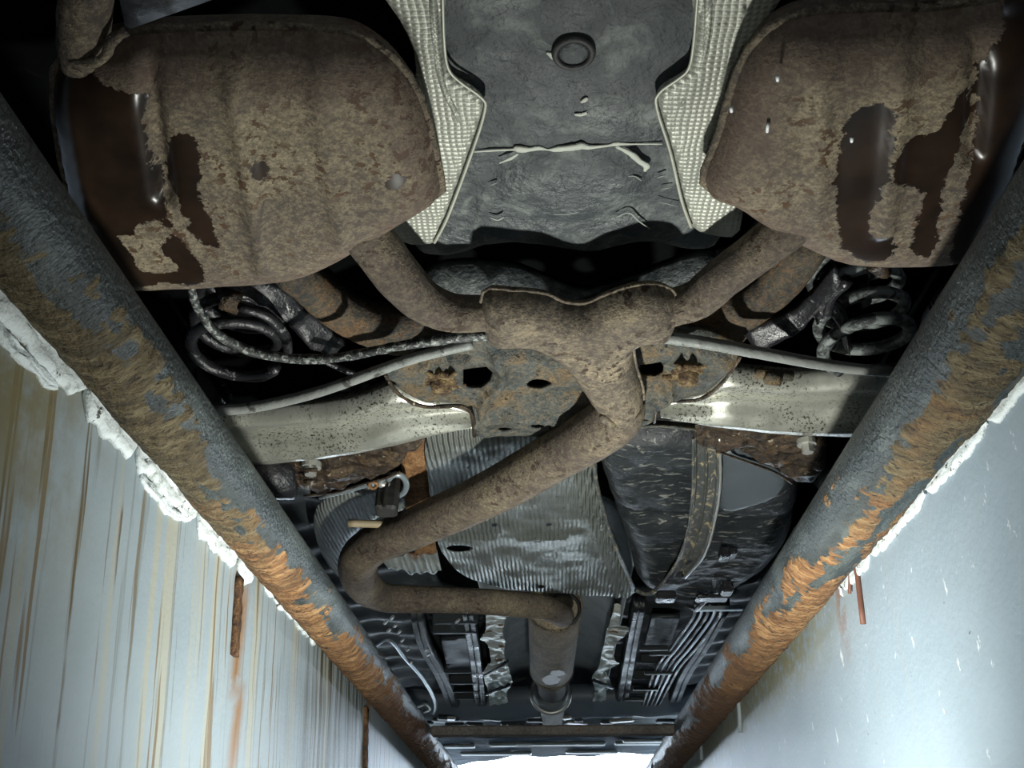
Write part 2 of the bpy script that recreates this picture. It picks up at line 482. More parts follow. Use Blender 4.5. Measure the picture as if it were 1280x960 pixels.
def railmat():
    g = G('rusted_rail_pipe'); x, y, z = g.sep()
    k = g.math('ADD', g.attr('rust'), g.math('MULTIPLY', g.math('SUBTRACT', g.noise(1.0, 4, .65, g.map((22, 170, 22))), .5), 1.5))
    dark = g.mix(g.step(g.noise(1.0, 5, .6, g.map((30, 9, 30), (0, 0, .5))), .45, .65), (.028, .037, .038), (.08, .097, .095))
    far = g.attr('along')
    ol = g.ramp(g.noise(1.0, 6, .7, g.map((26, 60, 26))), [(.3, (.022, .018, .012)), (.5, (.10, .075, .035)), (.68, (.22, .18, .10))])
    orr = g.ramp(g.noise(1.0, 6, .7, g.map((18, 90, 18))), [(.3, (.045, .022, .01)), (.5, (.22, .105, .038)), (.66, (.44, .27, .12))])
    br = g.ramp(g.noise(1.0, 6, .7, g.map((18, 110, 18))), [(.3, (.03, .015, .008)), (.5, (.12, .055, .022)), (.7, (.20, .12, .06))])
    nz = g.math('MULTIPLY', g.math('SUBTRACT', g.noise(8, 3), .5), .9)
    f2 = g.math('ADD', far, nz)
    r = g.mix(g.step(f2, .25, .55), ol, orr)
    r = g.mix(g.step(f2, .85, 1.15), r, br)
    r = g.mix(g.step(g.noise(1.0, 3, .7, g.map((90, 240, 90))), .56, .64), r, (.03, .018, .010))
    k = g.step(k, .46, .56)
    c = g.mix(k, dark, r)
    return g.out(c, g.mix(k, .48, .8), 0, g.bump(g.math('ADD', g.noise(1.0, 5, .7, g.map((40, 190, 40))), g.noise(200, 2)), 1.0, .004))
RAIL = railmat()

# ------------------------------------------------------------------ setting: pit, slab, garage
def struct(o):
    o['kind'] = 'structure'; return o
WX_L, WX_R = -0.386, 0.391
def wall(name, x, side, mat, yr=(-1.2, 5.2)):
    """pit wall with a slightly uneven face"""
    V = []; F = []; at = {'dirt': [], 'rust': [], 'stain': []}
    ys = np.arange(yr[0], yr[1], .03); zs = np.concatenate([np.arange(-1.9, -.6, .1), np.arange(-.6, .0201, .02)])
    for yy in ys:
        for zz in zs:
            V.append((x + 0.0015 * fbm(yy * 9, zz * 9, side), yy, zz))
            if side < 0:
                at['dirt'].append(smooth(yy, 1.45, 1.75) * smooth(2.25 - yy, 0, .1) * smooth(zz, -.42, -.1) )
                at['rust'].append(max(smooth(.022 - abs(yy - 1.205 + .25 * zz), 0, .012) * smooth(zz, -.35, -.2), smooth(.03 - abs(yy - 2.16), 0, .02)))
                at['stain'].append(smooth(.86 - yy, 0, .25) * smooth(zz, -.30, -.04))
            else:
                at['dirt'].append(smooth(zz, -.12, -.03) * smooth(yy, 1.2, 1.7))
                at['rust'].append(smooth(.02 - abs(yy - 1.36), 0, .015) * smooth(zz, -.14, -.03))
                at['stain'].append(0)
    n = len(zs); N = len(V)
    for i in range(len(ys) - 1):
        for j in range(n - 1):
            a = i * n + j; f = (a, a + 1, a + n + 1, a + n)
            F.append(f if side < 0 else f[::-1])
    V += [(x + side * .25, yy, zz) for yy in (ys[0], ys[-1]) for zz in (zs[0], zs[-1])]
    e = (len(ys) - 1) * n
    F += [(N, N + 1, N + 3, N + 2), (n - 1, N + 1, N + 3, e + n - 1), (0, e, N + 2, N), (0, N, N + 1, n - 1), (e, e + n - 1, N + 3, N + 2)]
    for k in at: at[k] += [0] * 4
    o = obj(name, V, F, mat, attrs=at); return struct(o)
wall('wall_left', WX_L, -1, WALL_L)
wall('wall_right', WX_R, 1, WALL_R)
def sbox(name, lo, hi, mat):
    c = [(a + b) / 2 for a, b in zip(lo, hi)]; s = [b - a for a, b in zip(lo, hi)]
    return struct(MB().box(c, s).build(name, mat, flat=True))
sbox('floor', (-.7, -1.3, -2.0), (.7, 5.4, -1.9), CONC)
sbox('wall_pit_end', (-.7, 5.2, -1.9), (.7, 5.4, -.01), CONC)
sbox('wall_pit_start', (-.7, -1.4, -1.9), (.7, -1.2, -.01), CONC)
sbox('floor_slab_left', (-2.6, -2.0, -.2), (-.63, 6.5, .02), CONC)
sbox('floor_slab_right', (.635, -2.0, -.2), (2.6, 6.5, .02), CONC)
sbox('wall_garage_left', (-2.7, -2.0, -.005), (-2.6, 6.5, 2.7), DULL)
sbox('wall_garage_right', (2.6, -2.0, -.005), (2.7, 6.5, 2.7), DULL)
sbox('wall_garage_back', (-2.7, -2.1, -.005), (2.7, -2.0, 2.7), DULL)
sbox('ceiling', (-2.7, -2.1, 2.7), (2.7, 6.5, 2.8), DULL)

# ------------------------------------------------------------------ rails along the pit edge
def rail(x, side, label, r=.036, y0=-.6, y1=5.0):
    t = thing('edge_pipe', label, 'pipe', (x, y0, 0), 'steel pipes along the pit edges')
    ny, na = 760, 56
    ys = y0 + (y1 - y0) * np.arange(ny) / (ny - 1)
    V = []; F = []; K = []; AL = []
    for yy in ys:
        for k in range(na):
            A = 2 * math.pi * k / na; cx, cz = math.cos(A), math.sin(A)
            # rust lies on the wall side and the underside
            d = cx * side * .75 - cz * .75
            n1 = fbm(yy * 7, cx * 1.6 + side * 5, cz * 1.6, 4); n2 = fbm(yy * 75, cx * 2.2, cz * 2.2 + 9, 3)
            e = d - .12 + 1.0 * n1 + .45 * n2 + .50 * smooth(yy, 1.0, 2.2)
            if side > 0: e -= .9 * smooth(d, .55, 1.0) * smooth(1.5 - yy, 0, .4)
            ru = smooth(e, -.35, .35)
            fl = fbm(yy * 60, cx * 5, cz * 5 + 3, 2)
            rr = r * (1 + ru * (.03 + .07 * fl + .04 * n1) + .006 * n1)
            V.append((x + rr * cx, yy, rr * cz)); K.append(ru); AL.append((yy - (.40 if side < 0 else .25)) / 1.6)
    for i in range(ny - 1):
        for k in range(na):
            a, b = i * na + k, i * na + (k + 1) % na
            F.append((a, b, b + na, a + na))
    F.append(tuple(range(na - 1, -1, -1))); F.append(tuple(range((ny - 1) * na, ny * na)))
    obj('pipe_body', V, F, RAIL, t, attrs={'rust': K, 'along': AL})
    return t
RX_L, RX_R = -.343, .341
rail(RX_L, -1, 'rusty grey steel pipe on the streaked left pit wall', .036)
rail(RX_R, 1, 'rusty grey steel pipe on the smooth right pit wall', .042)

# white plaster strips between pipe and wall
def strip(name, x, side, y0, y1, zt, h, d, mat, parent, seed, amp=.35):
    V = []; F = []; n = max(4, int((y1 - y0) / .008)); m_ = 10
    for i in range(n + 1):
        yy = y0 + (y1 - y0) * i / n; e = min(1, 8 * min(i, n - i) / n + .15)
        hh = h * (1 + amp * fbm(yy * 22, seed) + .12 * fbm(yy * 60, seed)) * (.5 + .5 * e)
        for k in range(m_ + 1):
            A = math.pi * k / m_
            V.append((x - side * d * (min(1, 2.6 * math.sin(A)) * (.55 + .3 * e) * (1 + (.6 if side < 0 else .25) * fbm(yy * 45, k * .5, seed))) , yy, zt - hh * k / m_ + .003 * fbm(yy * 50, k * .5, seed)))
    for i in range(n):
        for k in range(m_):
            a = i * (m_ + 1) + k; f = (a, a + 1, a + m_ + 2, a + m_ + 1)
            F.append(f if side > 0 else f[::-1])
        a = i * (m_ + 1); F.append((a, a + m_ + 1, a + 2 * m_ + 1, a + m_) if side > 0 else (a + m_, a + 2 * m_ + 1, a + m_ + 1, a))
    F.append(tuple(range(m_ + 1))); F.append(tuple(range(n * (m_ + 1) + m_, n * (m_ + 1) - 1, -1)))
    return obj(name, V, F, mat, parent)
tl = thing('plaster_bead', 'broken white plaster strip between left pipe and streaked wall', 'plaster', (WX_L, .3, -.05))
yy = .25; i = 0
while yy < 1.62:
    L_ = random.uniform(.10, .24)
    if abs(yy + L_ - 1.26) < .06: L_ = 1.245 - yy
    strip('plaster_piece', WX_L, -1, yy, min(yy + L_, 1.62), .0, .034 if yy < 1.22 else .018, .007, WHITE, tl, i)
    if i % 2 == 0 and yy < 1.15: strip('plaster_piece', WX_L, -1, yy + .02, yy + L_ * .8, -.032, .012, .005, WHITE, tl, i + 30)
    yy += L_ + .006; i += 1
    if 1.22 < yy < 1.30: yy = 1.30
tr = thing('plaster_bead', 'thin white plaster strip between right pipe and smooth wall', 'plaster', (WX_R, .6, -.05))
yy = .55; i = 0
while yy < 1.33:
    L_ = random.uniform(.12, .22)
    strip('plaster_piece', WX_R, 1, yy, min(yy + L_, 1.33), -.004, .022, .005, WHITE, tr, i + 60, .15)
    yy += L_ + .005; i += 1

# ------------------------------------------------------------------ the car's floor
car = thing('car', 'car underbody, dark floor pan over the pit', 'car', (0, 2.3, 0))
def prism(name, pts, z0, z1, mat, parent, **k):
    return sheet(name, pts, lambda X, Y, D: z0 + 0 * X, z1 - z0, mat, parent, step=k.pop('step', .1), flat=True, **k)
mb = MB().box((0, 2.3, .45), (1.14, 4.5, .04))
for s in (-1, 1):
    for a, b in ((.05, 1.0), (1.75, 3.58), (4.32, 4.55)): mb.box((s * .70, (a + b) / 2, .45), (.26, b - a, .04))
    for yy in (1.375, 3.95): mb.box((s * .70, yy, .70), (.28, .80, .03)); mb.box((s * .585, yy, .56), (.015, .76, .26))
mb.build('floor_pan', MATTE, car, flat=True)
for s in (-1, 1):
    MB().box((s * .80, 2.6, .30), (.08, 2.3, .28), bev=.02).build('side_sill', BLACK, car, flat=True)
    MB().box((s * .82, .45, .44), (.05, .9, .5), bev=.02).build('side_sill', BLACK, car, flat=True)
MB().box((0, .06, .42), (1.66, .06, .34), bev=.02).build('rear_valance', BLACK, car, flat=True)
# spare wheel well
zW = .208
wo = XY([(520, -60), (900, -60), (905, 60), (900, 200), (908, 310), (865, 326), (800, 318), (730, 330), (640, 318), (560, 334), (510, 318), (530, 200), (530, 60)], zW)
ySeam = P(712, 187, zW).y; yEnd = P(712, 296, zW).y
dome = P(712, 235, zW)
def wellz(X, Y, D):
    n = np.array([fbm(a * 22, b * 22, 1, 3) for a, b in zip(X, Y)])
    z = zW + .0022 * n + np.where(Y > ySeam, .004, 0) * 1.0
    e = ((X - dome.x) / .065) ** 2 + ((Y - dome.y) / .05) ** 2
    z = z - .006 * np.clip(1.2 - e, 0, 1) ** .5
    z = z + np.where(D < .025, (1 - np.sqrt(np.clip(1 - (1 - D / .025) ** 2, 0, 1))) * .025, 0)
    return z
sheet('spare_wheel_well', wo, wellz, .12, WELL, car, step=.006, sub=3)
def bead(pts, name, parent, mat, z, n=8):
    mb = MB(); q = [(a, b, z, r) for a, b, r in pts]; c, r = tpx(q)
    mb.tube(c, r, n, 5, .45, bump=lambda p: .45 * fbm(p.x * 90, p.y * 90, 2))
    return mb.build(name, mat, parent)
zb = zW - .001
bead([(590, 190, 1.5), (615, 188, 2), (640, 187, 2.5), (646, 186, 6), (660, 187, 4), (672, 185, 4), (684, 187, 2), (690, 187, 4), (708, 185, 5), (726, 182, 6), (736, 184, 4), (760, 182, 2.5), (770, 180, 4), (790, 180, 2), (828, 180, 1.5)], 'sealant_bead', car, SEALANT, zb)
bead([(770, 183, 3), (785, 190, 3.5), (798, 200, 5), (808, 207, 5), (806, 214, 2)], 'sealant_bead', car, SEALANT, zb)
bead([(718, 143, 1.5), (727, 143, 3.5), (734, 141, 4)], 'sealant_bead', car, SEALANT, zb)
bead([(726, 128, 1.5), (731, 125, 3.5), (734, 122, 1.5)], 'sealant_bead', car, SEALANT, zb)
bead([(683, 66, 2), (692, 70, 5), (697, 73, 3)], 'sealant_bead', car, SEALANT, zb)
bead([(624, 204, 1.5), (638, 198, 2.5), (648, 192, 1.5)], 'sealant_bead', car, SEALANT, zb)
for ch in ([(712, 234, 1), (718, 236, 1.6), (722, 237, 1)], [(690, 268, .6), (708, 268, 1), (724, 265, .8)], [(776, 222, .6), (792, 220, 1), (802, 226, 1)], [(822, 222, 1), (832, 219, 1.4)], [(826, 237, .8), (840, 234, 1.2)], [(822, 252, .8), (848, 258, .8)], [(612, 272, 1), (622, 275, 1.8), (630, 271, 1)], [(610, 233, .8), (622, 228, 1.2)], [(770, 272, .8), (786, 266, 1.4), (798, 276, 1.2), (812, 286, 1)]):
    bead(ch, 'paint_chip', car, CHIP, zb, 6)
pc = P(717, 64, zW)
V, F = ring((pc.x, pc.y, zW - .002), .0148, .0030, 'Z'); pl = obj('rubber_plug', V, F, RUBBER, car, label='round rubber drain plug')
sheet('plug_face', [(pc.x + .0125 * math.cos(a / 24 * 6.283), pc.y + .0125 * math.sin(a / 24 * 6.283)) for a in range(24)], lambda X, Y, D: zW - .003 + .001 * np.cos(D * 800), .002, WELL, pl, step=.004)
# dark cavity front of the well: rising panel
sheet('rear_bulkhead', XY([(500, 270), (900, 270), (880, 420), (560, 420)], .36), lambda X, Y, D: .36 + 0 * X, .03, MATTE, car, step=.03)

sheet('panel_lip', XY([(530, 372), (556, 362), (600, 360), (650, 366), (700, 386), (740, 394), (790, 380), (830, 364), (880, 350), (900, 360), (870, 410), (560, 410), (530, 395)], .198), lambda X, Y, D: .198 + .03 * np.clip(1 - D / .03, 0, 1) ** 2, .01, WELL, car, step=.01, sub=2)
# ------------------------------------------------------------------ side heat shields
def shield(pts, label, sgn):
    z0 = .197
    o = XY(pts, z0)
    def zf(X, Y, D):
        return z0 + .004 * np.clip(1 - D / .006, 0, 1) + .010 * np.sin(np.clip((X * sgn - .02) / .1, 0, 1) * 3.1) * 0 - .003 * np.array([fbm(a * 14, b * 14, 2, 2) for a, b in zip(X, Y)])
    t = thing('silencer_heat_shield', label, 'heat shield', (o[0][0], o[0][1], z0), 'embossed shields beside the silencers')
    sheet('shield_sheet', o, zf, .0012, ALU, t, step=.006, sub=3)
    return t, o
tL, oL = shield([(452, -40), (500, 30), (520, 90), (500, 180), (455, 270), (500, 306), (538, 308), (552, 290), (580, 215), (605, 145), (606, 128), (590, 112), (566, 98), (558, 80), (554, 30), (553, -40)], 'embossed aluminium heat shield right of the left silencer', -1)
tR, oR = shield([(874, -40), (868, 30), (864, 75), (856, 90), (830, 108), (821, 122), (822, 140), (842, 200), (855, 262), (868, 288), (890, 297), (925, 290), (930, 200), (925, 120), (945, 60), (990, -40)], 'embossed aluminium heat shield left of the right silencer', 1)
def edge_roll(pts, parent, z=.1965, r=2.2):
    c, rr = tpx([(a, b, z, r) for a, b in pts]); MB().tube(c, rr, 6, 4).build('rolled_edge', EDGE, parent)
edge_roll([(553, -20), (555, 50), (560, 85), (575, 102), (602, 122), (606, 138), (590, 190), (560, 270), (543, 303)], tL)
edge_roll([(873, -20), (867, 55), (861, 85), (848, 98), (824, 116), (821, 135), (838, 190), (852, 250), (864, 284)], tR)
MB().tube([P(a, b, .199) for a, b in ((541, -20), (543, 40), (552, 100), (575, 150))], [.0035] * 4, 8, 4).build('pressed_crease', ALU, tL)
MB().tube([P(a, b, .199) for a, b in ((885, -20), (884, 40), (873, 90), (850, 130))], [.0035] * 4, 8, 4).build('pressed_crease', ALU, tR)

# ------------------------------------------------------------------ rear silencers
def wetf(polys, dry, z):
    W_ = [cat_closed(XY(p, z), 3) for p in polys]; Dr = [cat_closed(XY(p, z), 3) for p in dry]
    def f(X, Y, D):
        a = np.full(np.shape(X), -1.0)
        for p in W_: a = np.maximum(a, sdf(X, Y, p))
        for p in Dr: a = np.minimum(a, -sdf(X, Y, p))
        return a
    return f
zS, zB = .172, .138
def silencer(label, out, wets, drys, creases, pipe, zpipe=.15):
    o = cat_closed(XY([(a, b - (10 if b > 240 else 0)) for a, b in out], zS), 3)
    c = np.array(o).mean(0)
    t = thing('rear_silencer', label, 'silencer', (c[0], c[1], zB), 'rear silencers')
    cr = [[np.array(q) for q in XY(cc[0], zB)] + [cc[1], cc[2]] for cc in creases]
    R_ = .045
    def rib(X, Y):
        z = 0 * X
        for a, b, wd, dp in cr:
            d = b - a; L = d @ d; tt = ((X - a[0]) * d[0] + (Y - a[1]) * d[1]) / L
            dist = np.hypot(X - a[0] - np.clip(tt, 0, 1) * d[0], Y - a[1] - np.clip(tt, 0, 1) * d[1])
            z = z + dp * np.exp(-(dist / wd) ** 2)
        return z
    def lo(X, Y, D):
        q = np.clip(1 - D / R_, 0, 1)
        n = np.array([fbm(a * 16, b * 16, 5, 2) for a, b in zip(X, Y)])
        return zS - (zS - zB) * np.sqrt(np.clip(1 - q ** 2, 0, 1)) ** 1.0 + rib(X, Y) * np.clip(D / .03, 0, 1) + .0015 * n
    def hi(X, Y, D):
        q = np.clip(1 - D / .12, 0, 1); return zS + .06 * np.sqrt(np.clip(1 - q ** 2, 0, 1))
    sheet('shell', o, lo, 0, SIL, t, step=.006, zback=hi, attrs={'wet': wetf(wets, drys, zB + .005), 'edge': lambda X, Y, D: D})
    pts = [(a, b, zS) for a, b in o[::2]]
    V, F = tube_mesh(pts, .0042, 8, 1, .8, False, lambda p: .25 * fbm(p.x * 60, p.y * 60), True)
    obj('seam_flange', V, F, YPC, t)
    c, r = tpx([(a, b, zz, rr) for a, b, zz, rr in pipe])
    MB().tube(c, r, 28, 6, bump=lambda p: .02 * fbm(p.x * 60, p.y * 60, p.z * 60)).build('outlet_pipe', PIPE, t)
    return t
sl = silencer('large rusty silencer left of the tunnel with dark wet left end',
    [(88, 60), (160, 40), (250, 34), (340, 33), (430, 38), (478, 60), (512, 95), (530, 135), (544, 190), (552, 232), (546, 252), (520, 268), (480, 292), (430, 322), (390, 340), (340, 350), (250, 354), (180, 358), (130, 345), (100, 300), (78, 200), (66, 110)],
    [[(70, 70), (110, 95), (135, 108), (180, 118), (180, 150), (192, 200), (204, 240), (214, 275), (236, 305), (256, 336), (245, 352), (200, 352), (150, 358), (90, 360), (50, 200)],
     [(212, 168), (232, 160), (248, 172), (252, 205), (250, 235), (262, 265), (276, 300), (264, 303), (242, 286), (230, 260), (214, 230), (206, 195)],
     [(312, 196), (326, 194), (341, 210), (332, 220), (318, 217)], [(482, 218), (500, 214), (505, 226), (497, 234), (486, 230)]],
    [[(172, 274), (206, 272), (212, 290), (199, 302), (217, 322), (218, 333), (178, 334), (166, 312), (150, 290), (170, 287)], [(196, 352), (210, 346), (232, 350), (235, 358), (195, 360)]],
    [([(180, 70), (205, 250)], .007, .014), ([(286, 90), (330, 340)], .007, -.007), ([(395, 100), (430, 310)], .008, -.006), ([(78, 110), (110, 280)], .005, -.005)],
    [(430, 262, .165, 30), (468, 306, .16, 31), (500, 348, .152, 30), (530, 377, .15, 27), (560, 390, .15, 25), (585, 392, .15, 24), (612, 391, .15, 23)])
sr = silencer('large rusty silencer right of the tunnel with two wet patches',
    [(1300, -6), (1180, 8), (1090, 10), (1010, 14), (960, 36), (928, 75), (910, 130), (897, 175), (881, 212), (884, 234), (910, 254), (955, 282), (1000, 306), (1050, 325), (1120, 328), (1190, 324), (1230, 300), (1275, 180), (1310, 60)],
    [[(1098, 122), (1112, 136), (1113, 170), (1106, 215), (1096, 240), (1086, 262), (1088, 288), (1112, 290), (1118, 306), (1104, 322), (1072, 320), (1050, 298), (1044, 240), (1045, 200), (1060, 142)],
     [(1126, 172), (1160, 162), (1180, 148), (1192, 116), (1214, 112), (1214, 140), (1198, 180), (1182, 220), (1172, 270), (1166, 308), (1150, 316), (1138, 300), (1146, 262), (1152, 232), (1118, 222), (1112, 205)],
     [(1082, 10), (1120, 10), (1120, 34), (1104, 42), (1088, 36)], [(1225, 90), (1300, 40), (1300, 340), (1190, 335), (1205, 240), (1222, 160)]],
    [], [([(1228, 40), (1218, 200), (1170, 320)][:2], .007, .010), ([(1134, 50), (1106, 290)], .008, -.007), ([(1030, 50), (1022, 270)], .008, -.005)],
    [(1020, 250, .165, 29), (985, 284, .16, 29), (945, 316, .155, 27), (905, 346, .15, 26), (872, 374, .15, 25), (835, 386, .15, 24)])
for a, b, c_ in ((960, 155, 4), (972, 95, 3), (1093, 278, 4), (1065, 172, 3), (914, 134, 3)):
    p = P(a, b, zB); MB().tube([p, p + Vector((.001, .005 if c_ < 4 else .009, 0))], [.0016, .0012], 6).build('grit_fleck', FLECK, sr)
for a, b, c_ in ((119, 168, 4), (130, 113, 4), (488, 208, 3), (170, 255, 4)):
    p = P(a, b, zB + .008); MB().tube([p, p + Vector((.001, .007, 0))], [.0014, .001], 6).build('grit_fleck', FLECK, sl)
c, r = tpx([(118, -60, .17, 32), (108, 0, .165, 32), (104, 50, .165, 32), (106, 78, .17, 30)])
MB().tube(c, r, 24, 5, bump=lambda p: .05 * fbm(p.x * 60, p.y * 60)).build('tail_pipe', YPC, sl)
c, r = tpx([(88, 74, .15, 5), (110, 80, .145, 6), (128, 72, .145, 6), (140, 50, .15, 7), (158, 38, .155, 6)])
MB().tube(c, r, 10, 5, bump=lambda p: .5 * fbm(p.x * 90, p.y * 90)).build('weld_bead', YPC, sl)
# black bumper flap, top left
fp = XY([(135, -60), (155, 36), (162, 40), (270, 2), (330, -30), (300, -60)], .125)
tag(sheet('bumper_flap', fp, lambda X, Y, D: .125 + .003 * np.clip(1 - D / .008, 0, 1), .006, BUMPER, step=.012), 'flat black plastic flap above the left silencer, at top edge', 'bumper')

# ------------------------------------------------------------------ Y-pipe and mid pipe
yp = thing('exhaust_pipe', 'brown Y-shaped exhaust pipe with long diagonal bend', 'exhaust pipe', tuple(P(760, 480, .12)))
yo = XY([(604, 366), (640, 364), (682, 368), (705, 378), (732, 380), (760, 368), (798, 357), (832, 359), (846, 374), (846, 396), (836, 411), (806, 414), (792, 432), (796, 462), (803, 484), (804, 508), (795, 530), (768, 534), (752, 514), (735, 492), (716, 462), (690, 434), (655, 417), (608, 415)], .150)
def ylo(X, Y, D):
    q = np.clip(1 - D / .027, 0, 1); n = np.array([fbm(a * 40, b * 40, 5, 3) for a, b in zip(X, Y)])
    return .152 - .032 * np.sqrt(np.clip(1 - q ** 2, 0, 1)) + .0012 * n
def yhi(X, Y, D):
    q = np.clip(1 - D / .027, 0, 1); return .152 + .012 * np.sqrt(np.clip(1 - q ** 2, 0, 1))
sheet('y_piece', yo, ylo, 0, YPC, yp, step=.004, sub=3, zback=yhi)
V, F = tube_mesh([(a, b, .151) for a, b in cat_closed(yo, 3)], .0022, 8, 1, .8, False, lambda p: .3 * fbm(p.x * 80, p.y * 80), True)
obj('pressed_seam', V, F, YPC, yp)
c, r = tpx([(779, 500, .150, 28), (770, 522, .150, 33), (738, 545, .150, 33), (690, 573, .150, 31), (640, 602, .150, 30), (590, 628, .150, 28), (545, 648, .150, 27), (505, 666, .150, 25), (470, 680, .150, 25), (450, 697, .150, 25), (448, 716, .150, 24), (459, 736, .152, 21), (482, 747, .155, 18), (520, 749, .158, 17), (570, 750, .160, 16), (620, 753, .162, 16), (665, 757, .165, 16), (690, 762, .170, 15), (704, 770, .180, 14)])
MB().tube(c, r, 32, 6, bump=lambda p: .02 * fbm(p.x * 50, p.y * 50, p.z * 50)).build('middle_pipe', PIPE, yp)
# the pipe's hollow is only a painted dark patch, set further down
for a, b, rr in ((612, 391, 25), (838, 386, 25)):
    p1 = P(a - 4, b, .15); p2 = P(a + 4, b, .15); R_ = RAD(a, b, .15, rr)
    MB().tube([p1, p2], [R_, R_], 28, bump=lambda p: .04 * fbm(p.x * 90, p.y * 90)).build('weld_ring', YPC, yp)
c, r = tpx([(782, 530, .135, 4), (770, 534, .122, 5), (752, 520, .122, 5)])
MB().tube(c, r, 8, 5, bump=lambda p: .5 * fbm(p.x * 90, p.y * 90)).build('weld_ring', YPC, yp)
def patch(cpx, rx, ry, z, mat, parent, name, rz=0.0, th=.001, lab=None):
    p = P(*cpx, z); k = RAD(*cpx, z, 1)
    o = []
    for i in range(28):
        A = i / 28 * 6.283; q = 1 + .18 * fbm(math.cos(A) * 2, math.sin(A) * 2, cpx[0])
        x, y = rx * math.cos(A) * q, ry * math.sin(A) * q
        o.append((cpx[0] + x * math.cos(rz) - y * math.sin(rz), cpx[1] + x * math.sin(rz) + y * math.cos(rz)))
    return sheet(name, XY(o, z), lambda X, Y, D: z + 0 * X, th, mat, parent, step=.004, label=lab)
patch((594, 645), 18, 6, .128, MATTE, yp, 'dent_shade', -.42, .002, 'dark patch painted as shade under the pipe')  # flat black sheet stands in for the shade in a pipe hollow
# rod welded to the pipe
c, r = tpx([(435, 654, .165, 5), (470, 655, .165, 5), (500, 657, .163, 5), (520, 655, .158, 7), (545, 642, .150, 8)])
MB().tube(c, r, 12, 4).build('hanger_rod', TANROD, yp, label='tan welded hanger rod')

# ------------------------------------------------------------------ centre silencer
csx = P(693, 790, .17); ceY = P(690, 862, .17).y
cs = thing('centre_silencer', 'small oval silencer in the tunnel at the end of the bent pipe', 'silencer', (csx.x, csx.y, .17))
cx0 = P(694, 790, .17).x; cx1 = P(690, 862, .17).x
ys0 = csx.y - .02; zc = .17 + .058
pp = [(cx0, ys0, zc), (cx0, ys0 + .004, zc), (cx0, ys0 + .02, zc), (cx1, ceY - .02, zc), (cx1, ceY - .004, zc), (cx1, ceY, zc)]
MB().tube(pp, [.045, .058, .063, .063, .058, .045], 40, 1, .92, bump=lambda p: .006 * fbm(p.x * 30, p.y * 30, p.z * 30)).build('shell', rusty('grey_brown_silencer', (.13, .11, .08), (.24, .20, .14), (.36, .30, .2), big=12), cs)
V, F = ring((cx0, ys0 + .012, zc), .0635, .003, 'Y', 40, 8); V = [(v[0], v[1], zc + (v[2] - zc) * .92) for v in V]
obj('end_seam', V, F, YPC, cs)
V, F = ring((cx1, ceY - .01, zc), .0625, .003, 'Y', 40, 8); V = [(v[0], v[1], zc + (v[2] - zc) * .92) for v in V]
obj('end_seam', V, F, YPC, cs)
pe = P(708, 772, .178)
V, F = ring((pe.x - .004, ys0 - .004, zc - .012), .036, .004, 'Y', 32, 8); obj('inlet_collar', V, F, BLACK, cs)
MB().tube([(cx1, ceY - .01, zc), (cx1, ceY + .12, zc), (cx1, ceY + 1.0, zc)], [.046, .046, .04], 24).build('front_pipe', PIPE, cs)
pr = P(689, 890, .17)
MB().tube([(pr.x, pr.y - .08, zc), (pr.x, pr.y, zc), (pr.x, pr.y + .02, zc)], [.052, .060, .060], 32).build('catalyst_shell', ALUP, cs)
V, F = ring((pr.x, pr.y, zc), .061, .008, 'Y', 32, 8); obj('catalyst_rim', V, F, STEEL, cs)
patch((697, 842), 9, 3.5, .1683, FLECK, cs, 'white_patch')  # two thin white patches on the silencer's underside
patch((689, 850), 11, 6, .1685, FLECK, cs, 'white_patch', lab='plain white patch under silencer')

# ------------------------------------------------------------------ central heat shield
zT = .222
def ell(cx, cy_, rx, ry, n=20): return XY([(cx + rx * math.cos(i / n * 6.283), cy_ + ry * math.sin(i / n * 6.283)) for i in range(n)], zT)
ts = thing('tunnel_heat_shield', 'large ribbed aluminium heat shield behind the diagonal pipe', 'heat shield', tuple(P(660, 650, zT)))
to = XY([(532, 548), (560, 542), (640, 542), (720, 548), (738, 562), (744, 590), (752, 630), (770, 685), (794, 738), (770, 744), (700, 744), (640, 737), (590, 724), (562, 705), (548, 680), (540, 640), (534, 590)], zT)
rA, rB = np.array(XY([(727, 570)], zT)[0]), np.array(XY([(782, 742)], zT)[0])
def tz(X, Y, D):
    d = rB - rA; L = np.linalg.norm(d); n_ = np.array([-d[1], d[0]]) / L
    u = (X - rA[0]) * n_[0] + (Y - rA[1]) * n_[1]
    z = zT - .006 * np.exp(-(u / .005) ** 2) - .006 * np.exp(-((u - .02) / .005) ** 2) - .006 * np.exp(-((u + .02) / .005) ** 2) * 0
    f = np.array([fbm(a * 10, b * 8, 7, 3) for a, b in zip(X, Y)])
    z = z + .005 * f + .035 * np.clip((1.38 - Y) / .12, 0, 1) ** 2
    for a, b in (((580, 673), (616, 673)), ((650, 674), (706, 671)), ((708, 737), (750, 735))):
        A_, B_ = (np.array(q) for q in XY([a, b], zT)); e = B_ - A_; tt = np.clip(((X - A_[0]) * e[0] + (Y - A_[1]) * e[1]) / (e @ e), 0, 1)
        z = z - .004 * np.exp(-(np.hypot(X - A_[0] - tt * e[0], Y - A_[1] - tt * e[1]) / .004) ** 2)
    return z
sheet('shield_sheet', to, tz, .0012, ALUR, ts, step=.006, sub=2, holes=[ell(575, 685, 17, 4.5), ell(618, 657, 4, 2, 10), ell(686, 656, 4, 2, 10), ell(677, 733, 4, 2, 10)])
edge = [(734, 552), (742, 575), (747, 612), (765, 672), (793, 738)]
c, r = tpx([(a, b, zT - .003, 3) for a, b in edge]); MB().tube(c, r, 8, 5, bump=lambda p: .3 * fbm(p.x * 60, p.y * 60)).build('rolled_edge', STRAP, ts)
